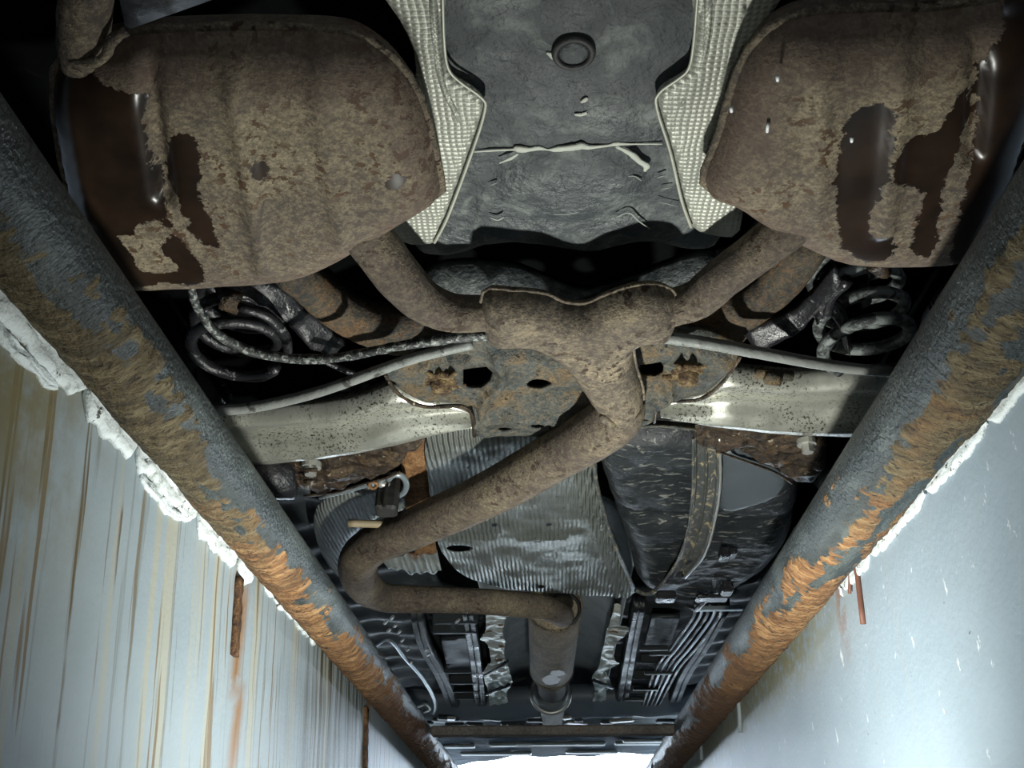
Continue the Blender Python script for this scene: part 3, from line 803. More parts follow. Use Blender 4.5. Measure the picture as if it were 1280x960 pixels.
tag(sheet('small_heat_shield', XY([(478, 700), (520, 690), (546, 686), (552, 712), (545, 717), (530, 716), (515, 718), (500, 712), (486, 712)], .235), lambda X, Y, D: .235 + .003 * np.sin(X * 260), .0015, alu('dirty_ribbed_aluminium', 'plain', (.4, .42, .36), rust=True), None, step=.005), 'narrow crumpled aluminium strip below the diagonal pipe, left of big shield', 'heat shield', None)
tag(sheet('left_heat_shield', XY([(396, 640), (425, 622), (462, 610), (505, 604), (512, 640), (480, 650), (450, 668), (436, 690), (440, 720), (420, 725), (402, 700), (392, 670)], .245), lambda X, Y, D: .245 + .012 * np.clip(1 - D / .02, 0, 1) ** 2, .0015, alu('grey_ribbed_aluminium', 'rib', (.27, .29, .28), k=800.0, metal=.4), None, step=.008, sub=2), 'grey ribbed aluminium shield left of the rubber hanger', 'heat shield', None)
o = sheet('rusty_strap', XY([(499, 552), (533, 548), (536, 600), (540, 650), (546, 692), (520, 694), (510, 660), (503, 600)], .228), lambda X, Y, D: .228 + .002 * np.sin(X * 500), .003, ORANGE, None, step=.008)
tag(o, 'orange rusted steel strap left of the ribbed heat shield', 'strap')

# ------------------------------------------------------------------ hanger
hg = thing('exhaust_hanger', 'black rubber exhaust hanger block with grey hook', 'hanger', tuple(P(482, 640, .17)))
a, b = P(469, 618, .185), P(496, 618, .185); c_ = P(482, 661, .165)
mm = (a + b) / 2
hh = P(482, 617, .165); dz = .185
MB().box(((a.x + b.x) / 2, mm.y + .02, .193), ((b - a).length, .030, .075), rx=-.3, bev=.004).build('rubber_block', RUBBER, hg, flat=True)
MB().box(((a.x + b.x) / 2, mm.y + .004, .193), (.004, .010, .072), rx=-.3).build('block_rib', RUBBER, hg, flat=True)
hk = []
for i in range(13):
    A = math.radians(-60 + i * 20); hk.append((496 + 12 * math.sin(A) * 1.0, 606 - 13 * math.cos(A)))
c, r = tpx([(a, b, .20, 4) for a, b in hk]); MB().tube(c, r, 10, 2).build('hook', ZINC, hg)
c, r = tpx([(400, 622, .212, 3), (440, 612, .212, 3), (468, 602, .21, 3), (490, 596, .205, 3)]); MB().tube(c, r, 8, 3).build('bracket_rod', ZINC, hg)
MB().tube(*tpx([(472, 603, .205, 5), (490, 609, .205, 6)]), 12).build('hook_pin', STEEL, hg)

# ------------------------------------------------------------------ fuel tank and strap
zK = .205
tk = thing('fuel_tank', 'black plastic fuel tank right of the ribbed heat shield', 'fuel tank', tuple(P(870, 650, zK)))
ko = XY([(744, 562), (800, 548), (870, 545), (940, 560), (985, 588), (1000, 620), (1000, 660), (980, 705), (945, 735), (900, 748), (850, 752), (800, 742), (785, 700), (762, 640)], zK)
def kz(X, Y, D):
    q = np.clip(1 - D / .05, 0, 1); n = np.array([fbm(a * 9, b * 9, 3, 4) for a, b in zip(X, Y)])
    f = np.array([fbm(a * 14 + b * 10, b * 38 - a * 22, 8, 3) for a, b in zip(X, Y)])
    return zK + .06 * (1 - np.sqrt(np.clip(1 - q ** 2, 0, 1))) + .008 * n + .0012 * f + .014 * np.exp(-((Y - 1.62 - .2 * X) / .03) ** 2)
sheet('tank_shell', ko, kz, .12, TANKM, tk, step=.007, sub=3)
sheet('side_panel', XY([(900, 566), (955, 578), (985, 596), (976, 622), (940, 636), (898, 640)], .196), lambda X, Y, D: .196 + .01 * np.clip(1 - D / .012, 0, 1) ** 2, .02, plain('smooth_tank_panel', (.06, .072, .08), .4, 0, 20, .2), tk, step=.008, sub=2)
zs_ = .190
st = thing('tank_strap', 'curved steel channel strap over the black tank', 'strap', tuple(P(880, 640, zs_)))
A_ = [P(a, b, zs_ + q) for a, b, q in ((866, 545, .01), (866, 600, 0), (861, 650, 0), (848, 695, .0), (828, 726, .01))]
B_ = [P(a, b, zs_ + q) for a, b, q in ((899, 545, .01), (900, 600, 0), (893, 650, 0), (880, 692, .0), (856, 720, .01))]
band('channel', A_, B_, [(0, -.004), (.1, -.004), (.16, .006), (.42, .007), (.5, .001), (.58, .007), (.84, .006), (.9, -.004), (1, -.004)], .002, STRAP, st, 8, 40)
for E, mt in ((A_, ORANGE), (B_, STEEL)):
    MB().tube([e + Vector((0, 0, -.004)) for e in E], [.0022] * 5, 6, 6, bump=lambda p: .5 * fbm(p.x * 70, p.y * 70)).build('folded_edge', mt if mt is STEEL else STRAP, st)

# ------------------------------------------------------------------ subframe
zF = .180
sf = thing('rear_subframe', 'rusty grey rear subframe behind the Y-pipe', 'subframe', tuple(P(700, 480, zF)))
fo = XY([(480, 466), (530, 446), (570, 428), (600, 416), (650, 410), (800, 408), (860, 414), (928, 436), (925, 448), (905, 476), (885, 494), (850, 502), (828, 504), (822, 512), (820, 528), (800, 537), (740, 550), (650, 548), (594, 546), (590, 520), (578, 508), (530, 507), (504, 496), (492, 482)], zF)
def FH(pts): return XY(pts, zF)
def el2(cx, cy_, rx, ry, n=18): return FH([(cx + rx * math.cos(i / n * 6.283), cy_ + ry * math.sin(i / n * 6.283)) for i in range(n)])
holes = [FH([(579, 462), (590, 458), (608, 457), (616, 465), (613, 476), (601, 484), (586, 485), (579, 482)]), el2(674, 478, 16, 6.5), el2(735, 476, 13, 6),
         FH([(800, 454), (826, 452), (830, 460), (829, 470), (820, 476), (804, 475), (798, 465)]), el2(631, 536, 9, 3), el2(672, 533, 9, 3), el2(596, 537, 4, 1.6, 10), el2(807, 526, 6, 2.4, 12)]
def fz(X, Y, D):
    n = np.array([fbm(a * 15, b * 15, 4, 4) for a, b in zip(X, Y)])
    yc = P(640, 440, zF).y; yc2 = P(640, 515, zF).y
    z = zF + .006 * np.clip(1 - D / .008, 0, 1) ** 2 + .006 * n
    for pts, wd, dp in RIDGE:
        Q = [np.array(q) for q in FH(pts)]; dm = 1e9 + 0 * X
        for A_, B_ in zip(Q[:-1], Q[1:]):
            e = B_ - A_; tt = np.clip(((X - A_[0]) * e[0] + (Y - A_[1]) * e[1]) / (e @ e), 0, 1)
            dm = np.minimum(dm, np.hypot(X - A_[0] - tt * e[0], Y - A_[1] - tt * e[1]))
        z = z + 1.5 * dp * np.exp(-(dm / wd) ** 2)
    return z
RIDGE = [([(600, 520), (606, 496), (624, 480), (630, 462), (622, 446)], .006, -.010), ([(622, 440), (680, 446), (740, 452)], .010, -.010),
    ([(590, 512), (600, 530)], .005, .012), ([(605, 522), (660, 520), (720, 528)], .006, -.008), ([(630, 498), (690, 500), (730, 500)], .012, .010),
    ([(520, 462), (540, 452), (580, 446)], .006, .010), ([(544, 466), (552, 455), (560, 466)], .006, .014), ([(852, 458), (860, 446), (868, 458)], .006, .014),
    ([(835, 478), (838, 494), (822, 504)], .006, -.008), ([(800, 425), (860, 432), (915, 446)], .006, .010), ([(632, 430), (690, 434)], .004, .012), ([(880, 470), (905, 455)], .008, -.006)]
sheet('crossmember', fo, fz, .006, SUBF, sf, step=.0055, sub=2, holes=holes)
sheet('left_leg', XY([(335, 352), (372, 340), (395, 365), (440, 402), (490, 410), (560, 412), (600, 418), (560, 434), (500, 448), (440, 438), (400, 412), (362, 375)], .21), lambda X, Y, D: .21 + .012 * np.clip(1 - D / .015, 0, 1) ** 2 - .004 * np.sin(X * 60), .03, LEG, sf, step=.007, sub=2)
sheet('right_leg', XY([(990, 326), (1040, 316), (1020, 356), (990, 390), (950, 418), (920, 440), (860, 424), (800, 414), (860, 402), (915, 392), (950, 372), (972, 345)], .21), lambda X, Y, D: .21 + .014 * np.clip(1 - D / .015, 0, 1) ** 2 - .003 * np.sin(X * 60 + 1), .03, LEG, sf, step=.007, sub=2)
def edge_line(pts, mat, name, parent, z, r=2.0):
    c, rr = tpx([(a, b, z, r) for a, b in pts]); return MB().tube(c, rr, 6, 5, bump=lambda p: .3 * fbm(p.x * 80, p.y * 80)).build(name, mat, parent)
edge_line([(481, 468), (500, 494), (530, 508), (577, 508), (591, 522), (593, 545)], RUSTBR, 'flange_edge', sf, zF + .001, 2.6)
edge_line([(926, 446), (905, 476), (880, 497), (850, 502), (824, 503), (818, 528)], RUSTBR, 'flange_edge', sf, zF + .001, 2.4)
for bx, by in ((552, 482), (860, 472)):
    p = P(bx, by, zF - .004)
    bo = thing if False else None
    mb = MB(); mb.tube([(p.x, p.y, zF + .01), (p.x, p.y, zF - .012)], [.015, .013], 6, bump=lambda q: .15 * fbm(q.x * 99, q.y * 99))
    mb.tube([(p.x, p.y, zF + .006), (p.x, p.y, zF - .002)], [.022, .020], 18, bump=lambda q: .2 * fbm(q.x * 99, q.y * 99))
    for q in range(5):
        A = q * 1.25 + .4; mb.tube([(p.x + .02 * math.cos(A), p.y + .02 * math.sin(A), zF), (p.x + .031 * math.cos(A), p.y + .030 * math.sin(A), zF + .002)], [.004, .003], 6)
    mb.build('bolt', rusty('ochre_rusty_bolt', (.04, .02, .01), (.11, .065, .03), (.26, .19, .09), big=60, bmp=1.0), sf)
# plates standing behind: black gap fillers around mid
band('front_lip', [P(a, b, zF + .003) for a, b in ((592, 546), (650, 545), (740, 548), (812, 534), (870, 538))], [P(a, b, zF + .003) for a, b in ((592, 556), (650, 553), (740, 556), (812, 545), (870, 549))], [(0, 0), (.5, .006), (1, .02)], .004, SUBF, sf, 6, 8)
# link between leg and right arm
band('side_link', [P(a, b, .20) for a, b in ((1046, 345), (1012, 385), (985, 405), (930, 425))], [P(a, b, .20) for a, b in ((1060, 362), (1020, 400), (1000, 425), (960, 446))], [(0, .01), (.5, -.004), (1, .01)], .01, GLOSS, sf, 6, 10, .004)

# ------------------------------------------------------------------ control arms
def arm(label, T, B, flip=1):
    t = thing('control_arm', label, 'control arm', tuple(P(*T[len(T) // 2], .15)), 'lower control arms')
    zA = .196
    A_ = [P(a, b, zA) for a, b in T]; B_ = [P(a, b, zA) for a, b in B]
    prof = [(0, .016), (.04, .004), (.09, -.002), (.16, -.001), (.22, .005), (.42, .010), (.52, .008), (.62, -.007), (.74, -.014), (.86, -.010), (.94, .002), (1, .014)]
    band('arm_pressing', A_, B_, prof, .012, ARM, t, 8, 44, .0012, 25)
    return t
al = arm('silvery pressed control arm left of the Y-pipe',
    [(190, 522), (262, 526), (330, 525), (400, 519), (450, 509), (488, 497), (520, 500), (570, 508), (591, 516)],
    [(190, 575), (262, 580), (330, 580), (400, 573), (450, 566), (490, 558), (530, 546), (565, 535), (591, 526)])
ar = arm('silvery pressed control arm right of the Y-pipe',
    [(822, 506), (850, 500), (885, 490), (910, 477), (950, 480), (1000, 483), (1060, 480), (1120, 478), (1200, 478)],
    [(826, 512), (850, 520), (885, 530), (915, 536), (960, 541), (1010, 545), (1060, 546), (1120, 544), (1200, 542)])
def bolt(px, py, z, r, mat, parent, name='bolt', ln=.012):
    p = P(px, py, z); mb = MB()
    mb.tube([(p.x, p.y, z + ln), (p.x, p.y, z)], [r, r * .92], 6); mb.tube([(p.x, p.y, z + ln), (p.x, p.y, z + ln * .6)], [r * 1.5, r * 1.5], 16)
    return mb.build(name, mat, parent, flat=True)
# bushing visible above right arm
mb = MB(); mb.tube(*tpx([(945, 466, .21, 6), (990, 470, .21, 7)]), 12, 3); mb.tube(*tpx([(958, 472, .2, 9), (975, 474, .2, 9)]), 8)
mb.build('bushing', SUBF, ar)
mb = MB(); mb.tube(*tpx([(395, 494, .235, 6), (440, 485, .235, 7)]), 10, 3, bump=lambda p: .3 * fbm(p.x * 60, p.y * 60)); mb.build('bushing', BLACK, al)

# ------------------------------------------------------------------ rods, cables
def rod(name, pts, mat, label, cat, n=12, group=None, bmp=.05, sub=6):
    c, r = tpx(pts); o = MB().tube(c, r, n, sub, bump=lambda p: bmp * fbm(p.x * 90, p.y * 90, p.z * 90)).build(name, mat); return tag(o, label, cat, group)
rod('stabiliser_bar', [(200, 518, .165, 7), (262, 514, .165, 7), (310, 510, .165, 7), (360, 500, .165, 7), (410, 486, .165, 7), (465, 466, .165, 7), (510, 450, .165, 7), (555, 438, .167, 7), (590, 430, .17, 7)], ROD, 'straight grey rod just above the left control arm', 'rod', 14)
rod('brake_cable', [(236, 330, .19, 5), (240, 365, .18, 5), (250, 390, .175, 5.5), (275, 420, .17, 6), (320, 441, .165, 6), (380, 449, .163, 6), (430, 446, .163, 6), (480, 436, .163, 6), (530, 428, .165, 6.5), (570, 422, .17, 7), (610, 419, .172, 7)], CABLE, 'speckled curved cable sweeping below the left silencer', 'cable', 14, None, .18)
rod('stabiliser_bar', [(802, 419, .17, 8), (850, 424, .168, 8), (900, 432, .165, 8), (960, 443, .165, 8), (1020, 454, .165, 7.5), (1080, 462, .165, 7), (1150, 467, .165, 7)], ROD, 'straight grey rod just above the right control arm', 'rod', 14)

# ------------------------------------------------------------------ springs, wheels
DUSTY = grimy('dusty_black_spring', (.015, .017, .018), (.13, .145, .14), (60, 60, 60), .42, .58, (.5, .7))
def spring(px, py, z0, R_, wire, turns, label, lean, coilmat):
    p = P(px, py, z0); pts = []
    n = int(turns * 24)
    for i in range(n + 1):
        A = i / 24 * 2 * math.pi + lean
        pts.append((p.x + R_ * math.cos(A), p.y + R_ * math.sin(A), z0 + .036 * i / 24))
    V, F = tube_mesh(pts, wire, 12, 1, bump=lambda p: .12 * fbm(p.x * 70, p.y * 70, p.z * 70))
    t = thing('coil_spring', label, 'spring', (p.x, p.y, z0), 'rear coil springs')
    obj('coil', V, F, coilmat, t)
    mb = MB(); mb.tube([(p.x, p.y, z0 + .21), (p.x, p.y, z0 + .225)], [R_ * 1.3, R_ * 1.3], 28); mb.build('spring_seat', MATTE, t)
    mb = MB(); mb.tube([(p.x, p.y, z0 + .07), (p.x, p.y, z0 + .21)], [.016, .02], 16); mb.build('bump_stop', MATTE, t)
    return t
spring(290, 452, .20, .052, .0075, 6, 'oily black coil spring below the left silencer', .3, GLOSS)
spring(1085, 440, .20, .052, .0080, 6, 'dusty black coil spring below the right silencer', 2.0, DUSTY)
def wheel(x, y, label, s):
    t = thing('wheel', label, 'wheel', (x, y, .02), 'road wheels beside the pit')
    prof = [(-.10, .21), (-.105, .25), (-.098, .29), (-.08, .31), (0, .316), (.08, .31), (.098, .29), (.105, .25), (.10, .21)]
    V = []; F = []; n = 64
    for i in range(n):
        A = 6.2832 * i / n
        for px_, r_ in prof: V.append((x + px_, y + r_ * math.cos(A), .336 + r_ * math.sin(A)))
    k = len(prof)
    for i in range(n):
        for j in range(k):
            F.append((i * k + j, i * k + (j + 1) % k, ((i + 1) % n) * k + (j + 1) % k, ((i + 1) % n) * k + j))
    obj('tyre', V, F, TYRE, t)
    MB().tube([(x - s * .07, y, .336), (x - s * .02, y, .336), (x + s * .06, y, .336)], [.208, .19, .205], 40).build('rim', BLACK, t)
    MB().tube([(x - s * .10, y, .336), (x - s * .085, y, .336)], [.14, .14], 36).build('brake_disc', GLOSS, t)
    return t
wheel(-.70, 1.38, 'black rear tyre left of the left coil spring', -1)
wheel(.72, 1.38, 'black rear tyre right of the right coil spring', 1)

# clutter around springs: link arms and brackets
lk = thing('suspension_link', 'oily black link bracket beside the left coil spring', 'suspension', tuple(P(330, 400, .2)))
band('link_plate', [P(a, b, .215) for a, b in ((262, 352), (300, 356), (350, 372), (395, 410), (430, 440))], [P(a, b, .215) for a, b in ((280, 375), (310, 380), (345, 400), (370, 430), (400, 450))], [(0, .01), (.5, -.006), (1, .012)], .012, GLOSS, lk, 6, 12, .006, 40)
MB().tube(*tpx([(276, 372, .2, 12), (300, 378, .2, 14)]), 12, 1, bump=lambda p: .5 * fbm(p.x * 60, p.y * 60)).build('bushing', RUSTBR, lk)
MB().tube(*tpx([(300, 384, .19, 6), (335, 396, .19, 7), (356, 420, .19, 7), (360, 440, .19, 6)]), 10, 5).build('hose', GLOSS, lk)
MB().tube(*tpx([(400, 448, .185, 4), (420, 458, .185, 4), (450, 470, .185, 4)]), 8, 4).build('hose', GLOSS, lk)
rk = thing('suspension_link', 'oily black link bracket beside the right coil spring', 'suspension', tuple(P(1040, 400, .2)))
band('link_plate', [P(a, b, .215) for a, b in ((1018, 395), (1035, 385), (1060, 405), (1066, 440))], [P(a, b, .215) for a, b in ((1022, 412), (1040, 402), (1050, 425), (1058, 446))], [(0, .01), (.5, -.006), (1, .012)], .012, GLOSS, rk, 6, 12, .006, 40)
MB().tube(*tpx([(1060, 350, .2, 7), (1040, 372, .2, 6), (1034, 392, .2, 5)]), 10, 5, bump=lambda p: .3 * fbm(p.x * 60, p.y * 60)).build('hose', GLOSS, rk)
MB().tube(*tpx([(1094, 330, .2, 12), (1105, 342, .2, 10)]), 10, 1, bump=lambda p: .5 * fbm(p.x * 60, p.y * 60)).build('bushing', RUSTBR, rk)

# rusty brackets below the arms
def bracket(pts, label, z=.195):
    o = XY(pts, z); c = np.array(o).mean(0)
    t = thing('trailing_bracket', label, 'bracket', (c[0], c[1], z), 'rusty brackets ahead of the control arms')
    sheet('bracket_plate', o, lambda X, Y, D: z + .012 * np.clip(1 - D / .01, 0, 1) ** 2 + .010 * np.array([fbm(a * 26, b * 26, 4, 3) for a, b in zip(X, Y)]), .03, RUSTBR, t, step=.005, sub=2)
    return t
bl = bracket([(360, 585), (400, 572), (450, 562), (500, 548), (532, 545), (534, 556), (508, 576), (496, 592), (460, 602), (430, 614), (400, 620), (370, 612)], 'wet rusty bracket below the left control arm')
br = bracket([(866, 540), (920, 536), (980, 545), (1025, 548), (1035, 575), (1022, 600), (992, 604), (970, 590), (930, 574), (896, 562), (870, 556)], 'rusty bracket below the right control arm')
bolt(388, 594, .175, .010, STEEL, bl, ln=.02); bolt(1010, 566, .175, .009, STEEL, br, ln=.02)
for q in range(3):
    MB().tube(*tpx([(380, 588 + q * 7, .18, 3), (396, 587 + q * 7, .18, 3)]), 8).build('stud', RUSTBR, bl)
edge_line([(380, 620), (420, 616), (450, 606), (480, 598), (500, 590)], RUSTBR, 'flange_edge', bl, .19, 1.6)
edge_line([(896, 564), (930, 576), (968, 590), (990, 604)], RUSTBR, 'flange_edge', br, .19, 1.8)
MB().tube(*tpx([(460, 606, .19, 2), (466, 602, .19, 2), (472, 606, .19, 2), (466, 611, .19, 2), (461, 607, .19, 2)]), 6, 3).build('eyelet', ORANGE, bl)
tag(MB().tube(*tpx([(230, 590, .20, 38), (300, 592, .20, 34), (370, 594, .20, 30)]), 20, 2, bump=lambda p: .06 * fbm(p.x * 30, p.y * 30)).build('axle_tube', GLOSS), 'oily black tube under the left control arm beside the left pipe', 'suspension')
tag(MB().tube(*tpx([(1150, 590, .22, 34), (1080, 590, .22, 32), (1030, 585, .22, 28)]), 20, 2, bump=lambda p: .06 * fbm(p.x * 30, p.y * 30)).build('axle_tube', BLACK), 'dull black tube under the right control arm beside the right pipe', 'suspension')

# ------------------------------------------------------------------ front half of the floor
zP = .265
def fpanel(name, pts, z, mat, th=.02, step=.02, fn=None, parent=car, **k):
    return sheet(name, XY(pts, z), fn or (lambda X, Y, D: z + 0 * X), th, mat, parent, step=step, **k)
fpanel('floor_panel', [(340, 600), (470, 640), (560, 740), (605, 760), (612, 890), (560, 905), (400, 905), (300, 760)], .30, PANEL, fn=lambda X, Y, D: .30 + .006 * np.sin(Y * 42) + .004 * np.sin(X * 50))
fpanel('floor_panel', [(770, 740), (900, 745), (1100, 640), (1040, 905), (780, 905), (745, 890)], .30, PANEL, fn=lambda X, Y, D: .30 + .006 * np.sin(Y * 42 + 1) + .004 * np.sin(X * 50))
# tunnel lining
def tunnel():
    x0 = P(693, 800, .26).x; V = []; F = []
    ys = np.linspace(2.0, 4.25, 60); n = 24
    for yy in ys:
        for k in range(n + 1):
            A = math.pi * k / n
            V.append((x0 + .175 * math.cos(A) * (.78 + .22 * abs(math.cos(A))), yy, .27 + .14 * math.sin(A) ** .7 + .002 * fbm(yy * 8, k * .7)))
    for i in range(len(ys) - 1):
        for k in range(n):
            a = i * (n + 1) + k; F.append((a, a + n + 1, a + n + 2, a + 1))
    t = obj('tunnel_liner', V, F, LINER); tag(t, 'smooth grey metal liner of the tunnel around the small silencer', 'heat shield'); 
    md = t.modifiers.new('thickness', 'SOLIDIFY'); md.thickness = .003
    return t
tunnel()
def zig(pts, label):
    o = XY(pts, .255); c = np.array(o).mean(0)
    t = thing('foil_strip', label, 'heat shield', (c[0], c[1], .25), 'crumpled foil strips beside the tunnel')
    sheet('foil', o, lambda X, Y, D: .255 + .009 * np.array([fbm(a * 24, b * 12, 4, 3) for a, b in zip(X, Y)]), .0015, ALUZ, t, step=.010, flat=True)
    return t
zl = zig([(607, 766), (634, 764), (628, 790), (632, 802), (630, 818), (641, 853), (633, 864), (637, 888), (612, 888), (611, 868), (603, 842), (614, 826), (610, 806), (600, 797), (608, 788)], 'crumpled foil strip left of the small silencer')
zr = zig([(768, 758), (776, 758), (774, 782), (787, 787), (768, 804), (766, 818), (774, 830), (756, 838), (766, 860), (758, 864), (757, 880), (740, 879), (744, 862), (740, 848), (750, 830), (758, 790)], 'crumpled foil strip right of the small silencer')
MB().tube(*tpx([(606, 845, .25, 2), (622, 836, .25, 2), (634, 826, .25, 2)]), 6).build('brace', BLACK, zl)
MB().tube(*tpx([(608, 868, .25, 2.2), (636, 856, .25, 2.2)]), 6).build('brace', BLACK, zl)
MB().tube(*tpx([(742, 850, .25, 2), (766, 860, .25, 2)]), 6).build('brace', BLACK, zr)
MB().tube(*tpx([(760, 786, .25, 2), (786, 787, .25, 2)]), 6).build('brace', STEEL, zr)
# chassis rails
def crail(name, pts, wpx, z, mat, label, h=.03):
    c = [P(a, b, z) for a, b in pts]; mb = MB()
    A_ = [P(a - wpx / 2, b, z) for a, b in pts]; B_ = [P(a + wpx / 2, b, z) for a, b in pts]
    return band(name, A_, B_, [(0, .012), (.12, 0), (.42, 0), (.5, .006), (.58, 0), (.88, 0), (1, .012)], h, mat, car, 6, 24)
crail('chassis_rail', [(584, 765), (590, 800), (596, 840), (602, 890)], 17, .255, BLACK, 'dark pressed floor rail left of the left foil strip')
crail('chassis_rail', [(800, 760), (792, 800), (783, 850), (774, 895)], 17, .255, BLACK, 'dark pressed floor rail right of the right foil strip')
crail('chassis_rail', [(520, 772), (530, 810), (552, 850), (570, 893)], 17, .250, PANEL, 'curved floor rail left of the straight left rail')
crail('chassis_rail', [(905, 765), (880, 810), (855, 850), (838, 895)], 17, .250, PANEL, 'floor rail nearest the right pit pipe')
# small fittings
cl = thing('sill_trim', 'long looped sill edge with bright clips beside the left pipe', 'trim', tuple(P(500, 830, .23)))
c, r = tpx([(462, 812, .235, 2.2), (486, 800, .235, 2.2), (506, 822, .235, 2.4), (530, 850, .235, 2.4), (544, 878, .235, 2.4), (541, 892, .235, 2.4), (528, 893, .235, 2.4), (505, 872, .235, 2.2), (480, 845, .235, 2)])
MB().tube(c, r, 8, 6).build('loop', ZINC, cl)
c, r = tpx([(522, 884, .235, 1.8), (532, 880, .235, 1.8), (538, 886, .235, 1.8), (530, 890, .235, 1.8)]); MB().tube(c, r, 8, 5).build('inner_loop', STEEL, cl)
for a, b in ((482, 778), (486, 788), (490, 772), (494, 782), (499, 790), (503, 800), (510, 812), (514, 828), (533, 812), (536, 818), (572, 776)):
    p = P(a, b, .232); MB().box((p.x, p.y, .232), (.008, .03, .006), rz=.35, bev=.002).build('clip', STEEL, cl, flat=True)
pipes = thing('brake_lines', 'bundle of thin parallel metal lines right of the tunnel', 'pipes', tuple(P(860, 800, .24)))
for k in range(5):
    o_ = k * 9
    c, r = tpx([(860 + o_ * 1.0, 757, .245, 2.0), (868 + o_ * .9, 768, .245, 2.0), (842 + o_ * .9, 805, .245, 1.9), (822 + o_ * .8, 832, .245, 1.8), (812 + o_ * .7, 856, .245, 1.7), (800 + o_ * .5, 890, .245, 1.6)])
    MB().tube(c, r, 8, 5).build('line', ZINC if k % 2 else BLACK, pipes)
for a, b, w_ in ((800, 812, 34), (812, 818, 26), (806, 842, 34), (792, 862, 30), (782, 875, 22), (868, 762, 60)):
    p = P(a, b, .238); q = P(a + w_, b + 1, .238)
    MB().box(((p.x + q.x) / 2, p.y, .240), ((q - p).length, .02, .010), bev=.002).build('line_clip', PANEL if w_ != 60 else ZINC, pipes, flat=True)
# cross plates with ribs
for i, (x0, x1, yy) in enumerate(((540, 598, 776), (540, 596, 788), (545, 590, 838), (552, 596, 852), (556, 600, 862), (560, 602, 871), (800, 842, 826), (790, 826, 846))):
    a, b = P(x0, yy, .262), P(x1, yy, .262)
    MB().box(((a.x + b.x) / 2, a.y, .268), ((b - a).length, .02, .03), bev=.004).build('floor_rib', PANEL, car, flat=True)
fpanel('access_plate', [(551, 800), (590, 797), (596, 836), (560, 840)], .262, PANEL, .01)
fpanel('access_plate', [(815, 772), (850, 772), (838, 806), (806, 806)], .262, PANEL, .01)
vb = thing('bracket_cluster', 'small dark valve bracket ahead of the black tank', 'bracket', tuple(P(905, 695, .2)))
for a, b, w_, h_ in ((905, 693, 12, 22), (915, 692, 10, 14), (908, 735, 14, 26), (890, 748, 40, 8), (832, 746, 24, 18)):
    p = P(a, b, .185); k = RAD(a, b, .185, 1); MB().box(p, (w_ * k, .04, h_ * k * .6), bev=.003).build('lug', GLOSS, vb, flat=True)
MB().tube(*tpx([(893, 715, .21, 3), (890, 740, .21, 3), (870, 762, .21, 3)]), 8, 4).build('hose', GLOSS, vb)
MB().tube(*tpx([(795, 738, .2, 3), (812, 742, .2, 3), (830, 728, .2, 2.5)]), 8, 4).build('clamp', STRAP, vb)

# front crossmember, undertray, pit crossbar
fc = thing('front_crossmember', 'dark front crossmember across the far end of the car', 'crossmember', tuple(P(690, 905, .2)))
band('beam', [P(a, b, .215) for a, b in ((500, 893), (580, 896), (700, 892), (820, 890), (885, 887))], [P(a, b, .215) for a, b in ((500, 918), (580, 918), (700, 914), (820, 912), (885, 910))], [(0, .05), (.2, 0), (.5, .015), (.8, 0), (1, .05)], .05, plain('blue_grey_beam', (.13, .155, .18), .5, 0, 8, .4), fc, 8, 20, .01, 9)
for i in range(26):
    a = random.uniform(500, 880); b = random.uniform(896, 912); p = P(a, b, .212)
    MB().box(p, (random.uniform(.03, .09), .03, .012), rz=random.uniform(-.5, .5), bev=.003).build('fitting', STEEL if i % 4 == 0 else PANEL, fc, flat=True)
ut = thing('engine_undertray', 'grey engine undertray just above the bright daylight', 'undertray', tuple(P(700, 935, .2)))
sheet('tray', XY([(500, 922), (885, 918), (885, 944), (840, 946), (790, 941), (740, 945), (700, 946), (650, 945), (620, 949), (580, 956), (500, 960)], .20), lambda X, Y, D: .20 + .004 * np.sin(X * 30), .03, TRAY, ut, step=.03)
for a, b, w_ in ((560, 934, .22), (640, 932, .18), (700, 931, .36), (800, 930, .2), (820, 927, .26), (620, 943, .3), (740, 941, .22)):
    p = P(a, b, .19); MB().box((p.x, p.y, .193), (w_, .05, .012), bev=.004).build('tray_rib', ALUP, ut, flat=True)
MB().box((0, 4.62, .34), (1.66, .06, .24), bev=.02).build('front_valance', BLACK, car, flat=True)
yb = P(690, 911, 0.005).y
cbm = MB().box((0, yb, .0), (RX_R - RX_L - .075, .05, .022), bev=.004).build('pit_crossbar', rusty('brown_bar', (.08, .072, .068), (.14, .125, .115), (.19, .165, .14), big=10), flat=True)
tag(cbm, 'brown steel bar spanning the pit between both pipes', 'bar')

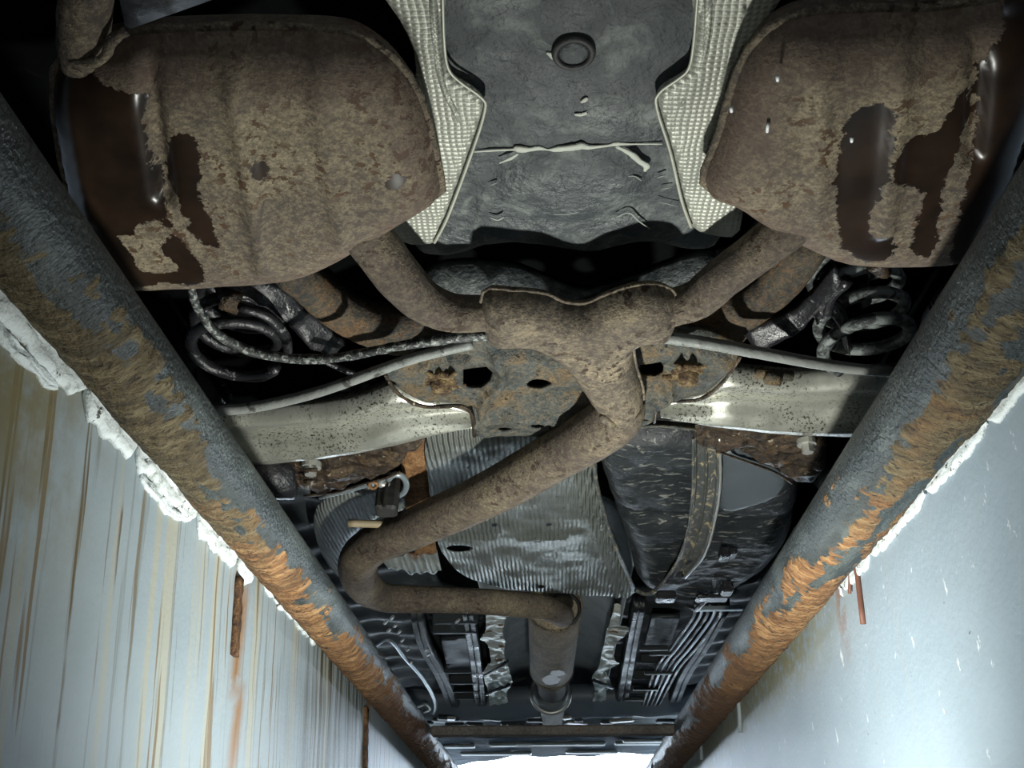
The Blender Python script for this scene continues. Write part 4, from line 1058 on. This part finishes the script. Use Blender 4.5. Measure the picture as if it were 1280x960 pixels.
# ------------------------------------------------------------------ fixings on the pit walls
def staple(px, top, bot, label, mat, w_=.012, side=1):
    x = WX_R if side > 0 else WX_L
    a, b = PX(px[0], top, x), PX(px[1], bot, x)
    xx = x - side * .004
    mb = MB(); mb.tube([(xx - side * .02, a.y, min(a.z + .02, .0)), (xx, a.y, min(a.z, -.008)), (xx, b.y, b.z)], [w_ / 2] * 3, 10, 4, bump=lambda p: .2 * fbm(p.y * 90, p.z * 90))
    o = mb.build('wall_rod', mat); return tag(o, label, 'rod')
staple((1072, 1083), 702, 780, 'red-brown bent rod on the right wall, nearest of the right-hand rods', REDROD, .007)
staple((1064, 1066), 708, 742, 'short red-brown rod stub on the right wall beside the red-brown rod', REDROD, .005)
staple((924, 928), 866, 916, 'thin grey rod on the right wall, middle one beyond the red-brown rod', GREYROD, .01)
staple((876, 879), 916, 950, 'thin grey rod on the right wall, farthest visible', GREYROD, .01)
o = MB().box((0, 0, 0), (.01, .028, .20), bev=.003)
a, b = PX(296, 735, WX_L), PX(288, 838, WX_L)
def flatbar(p0, p1, w_, label, mat):
    mb = MB(); n = 14; V = []; F = []
    for i in range(n + 1):
        t = i / n; y = p0.y + (p1.y - p0.y) * t; z = p0.z + (p1.z - p0.z) * t
        hw = w_ * (.5 + .18 * fbm(z * 40, 2))
        V += [(WX_L - .003, y - hw, z), (WX_L + .006 + .002 * fbm(z * 60, 1), y - hw, z), (WX_L + .006 + .002 * fbm(z * 60, 5), y + hw, z), (WX_L - .003, y + hw, z)]
    for i in range(n):
        for k in range(4): a_ = i * 4 + k; b_ = i * 4 + (k + 1) % 4; F.append((a_, b_, b_ + 4, a_ + 4))
    F += [(3, 2, 1, 0), (n * 4, n * 4 + 1, n * 4 + 2, n * 4 + 3)]
    return tag(obj('wall_bar', V, F, mat), label, 'bar')
flatbar(PX(297, 722, WX_L), PX(290, 820, WX_L), .017, 'flaking rusty flat bar on the left wall below the white plaster end', RUSTBAR)
flatbar(PX(456, 885, WX_L), PX(455, 960, WX_L), .03, 'dark rusty flat bar on the left wall near its far end', RUSTBAR)
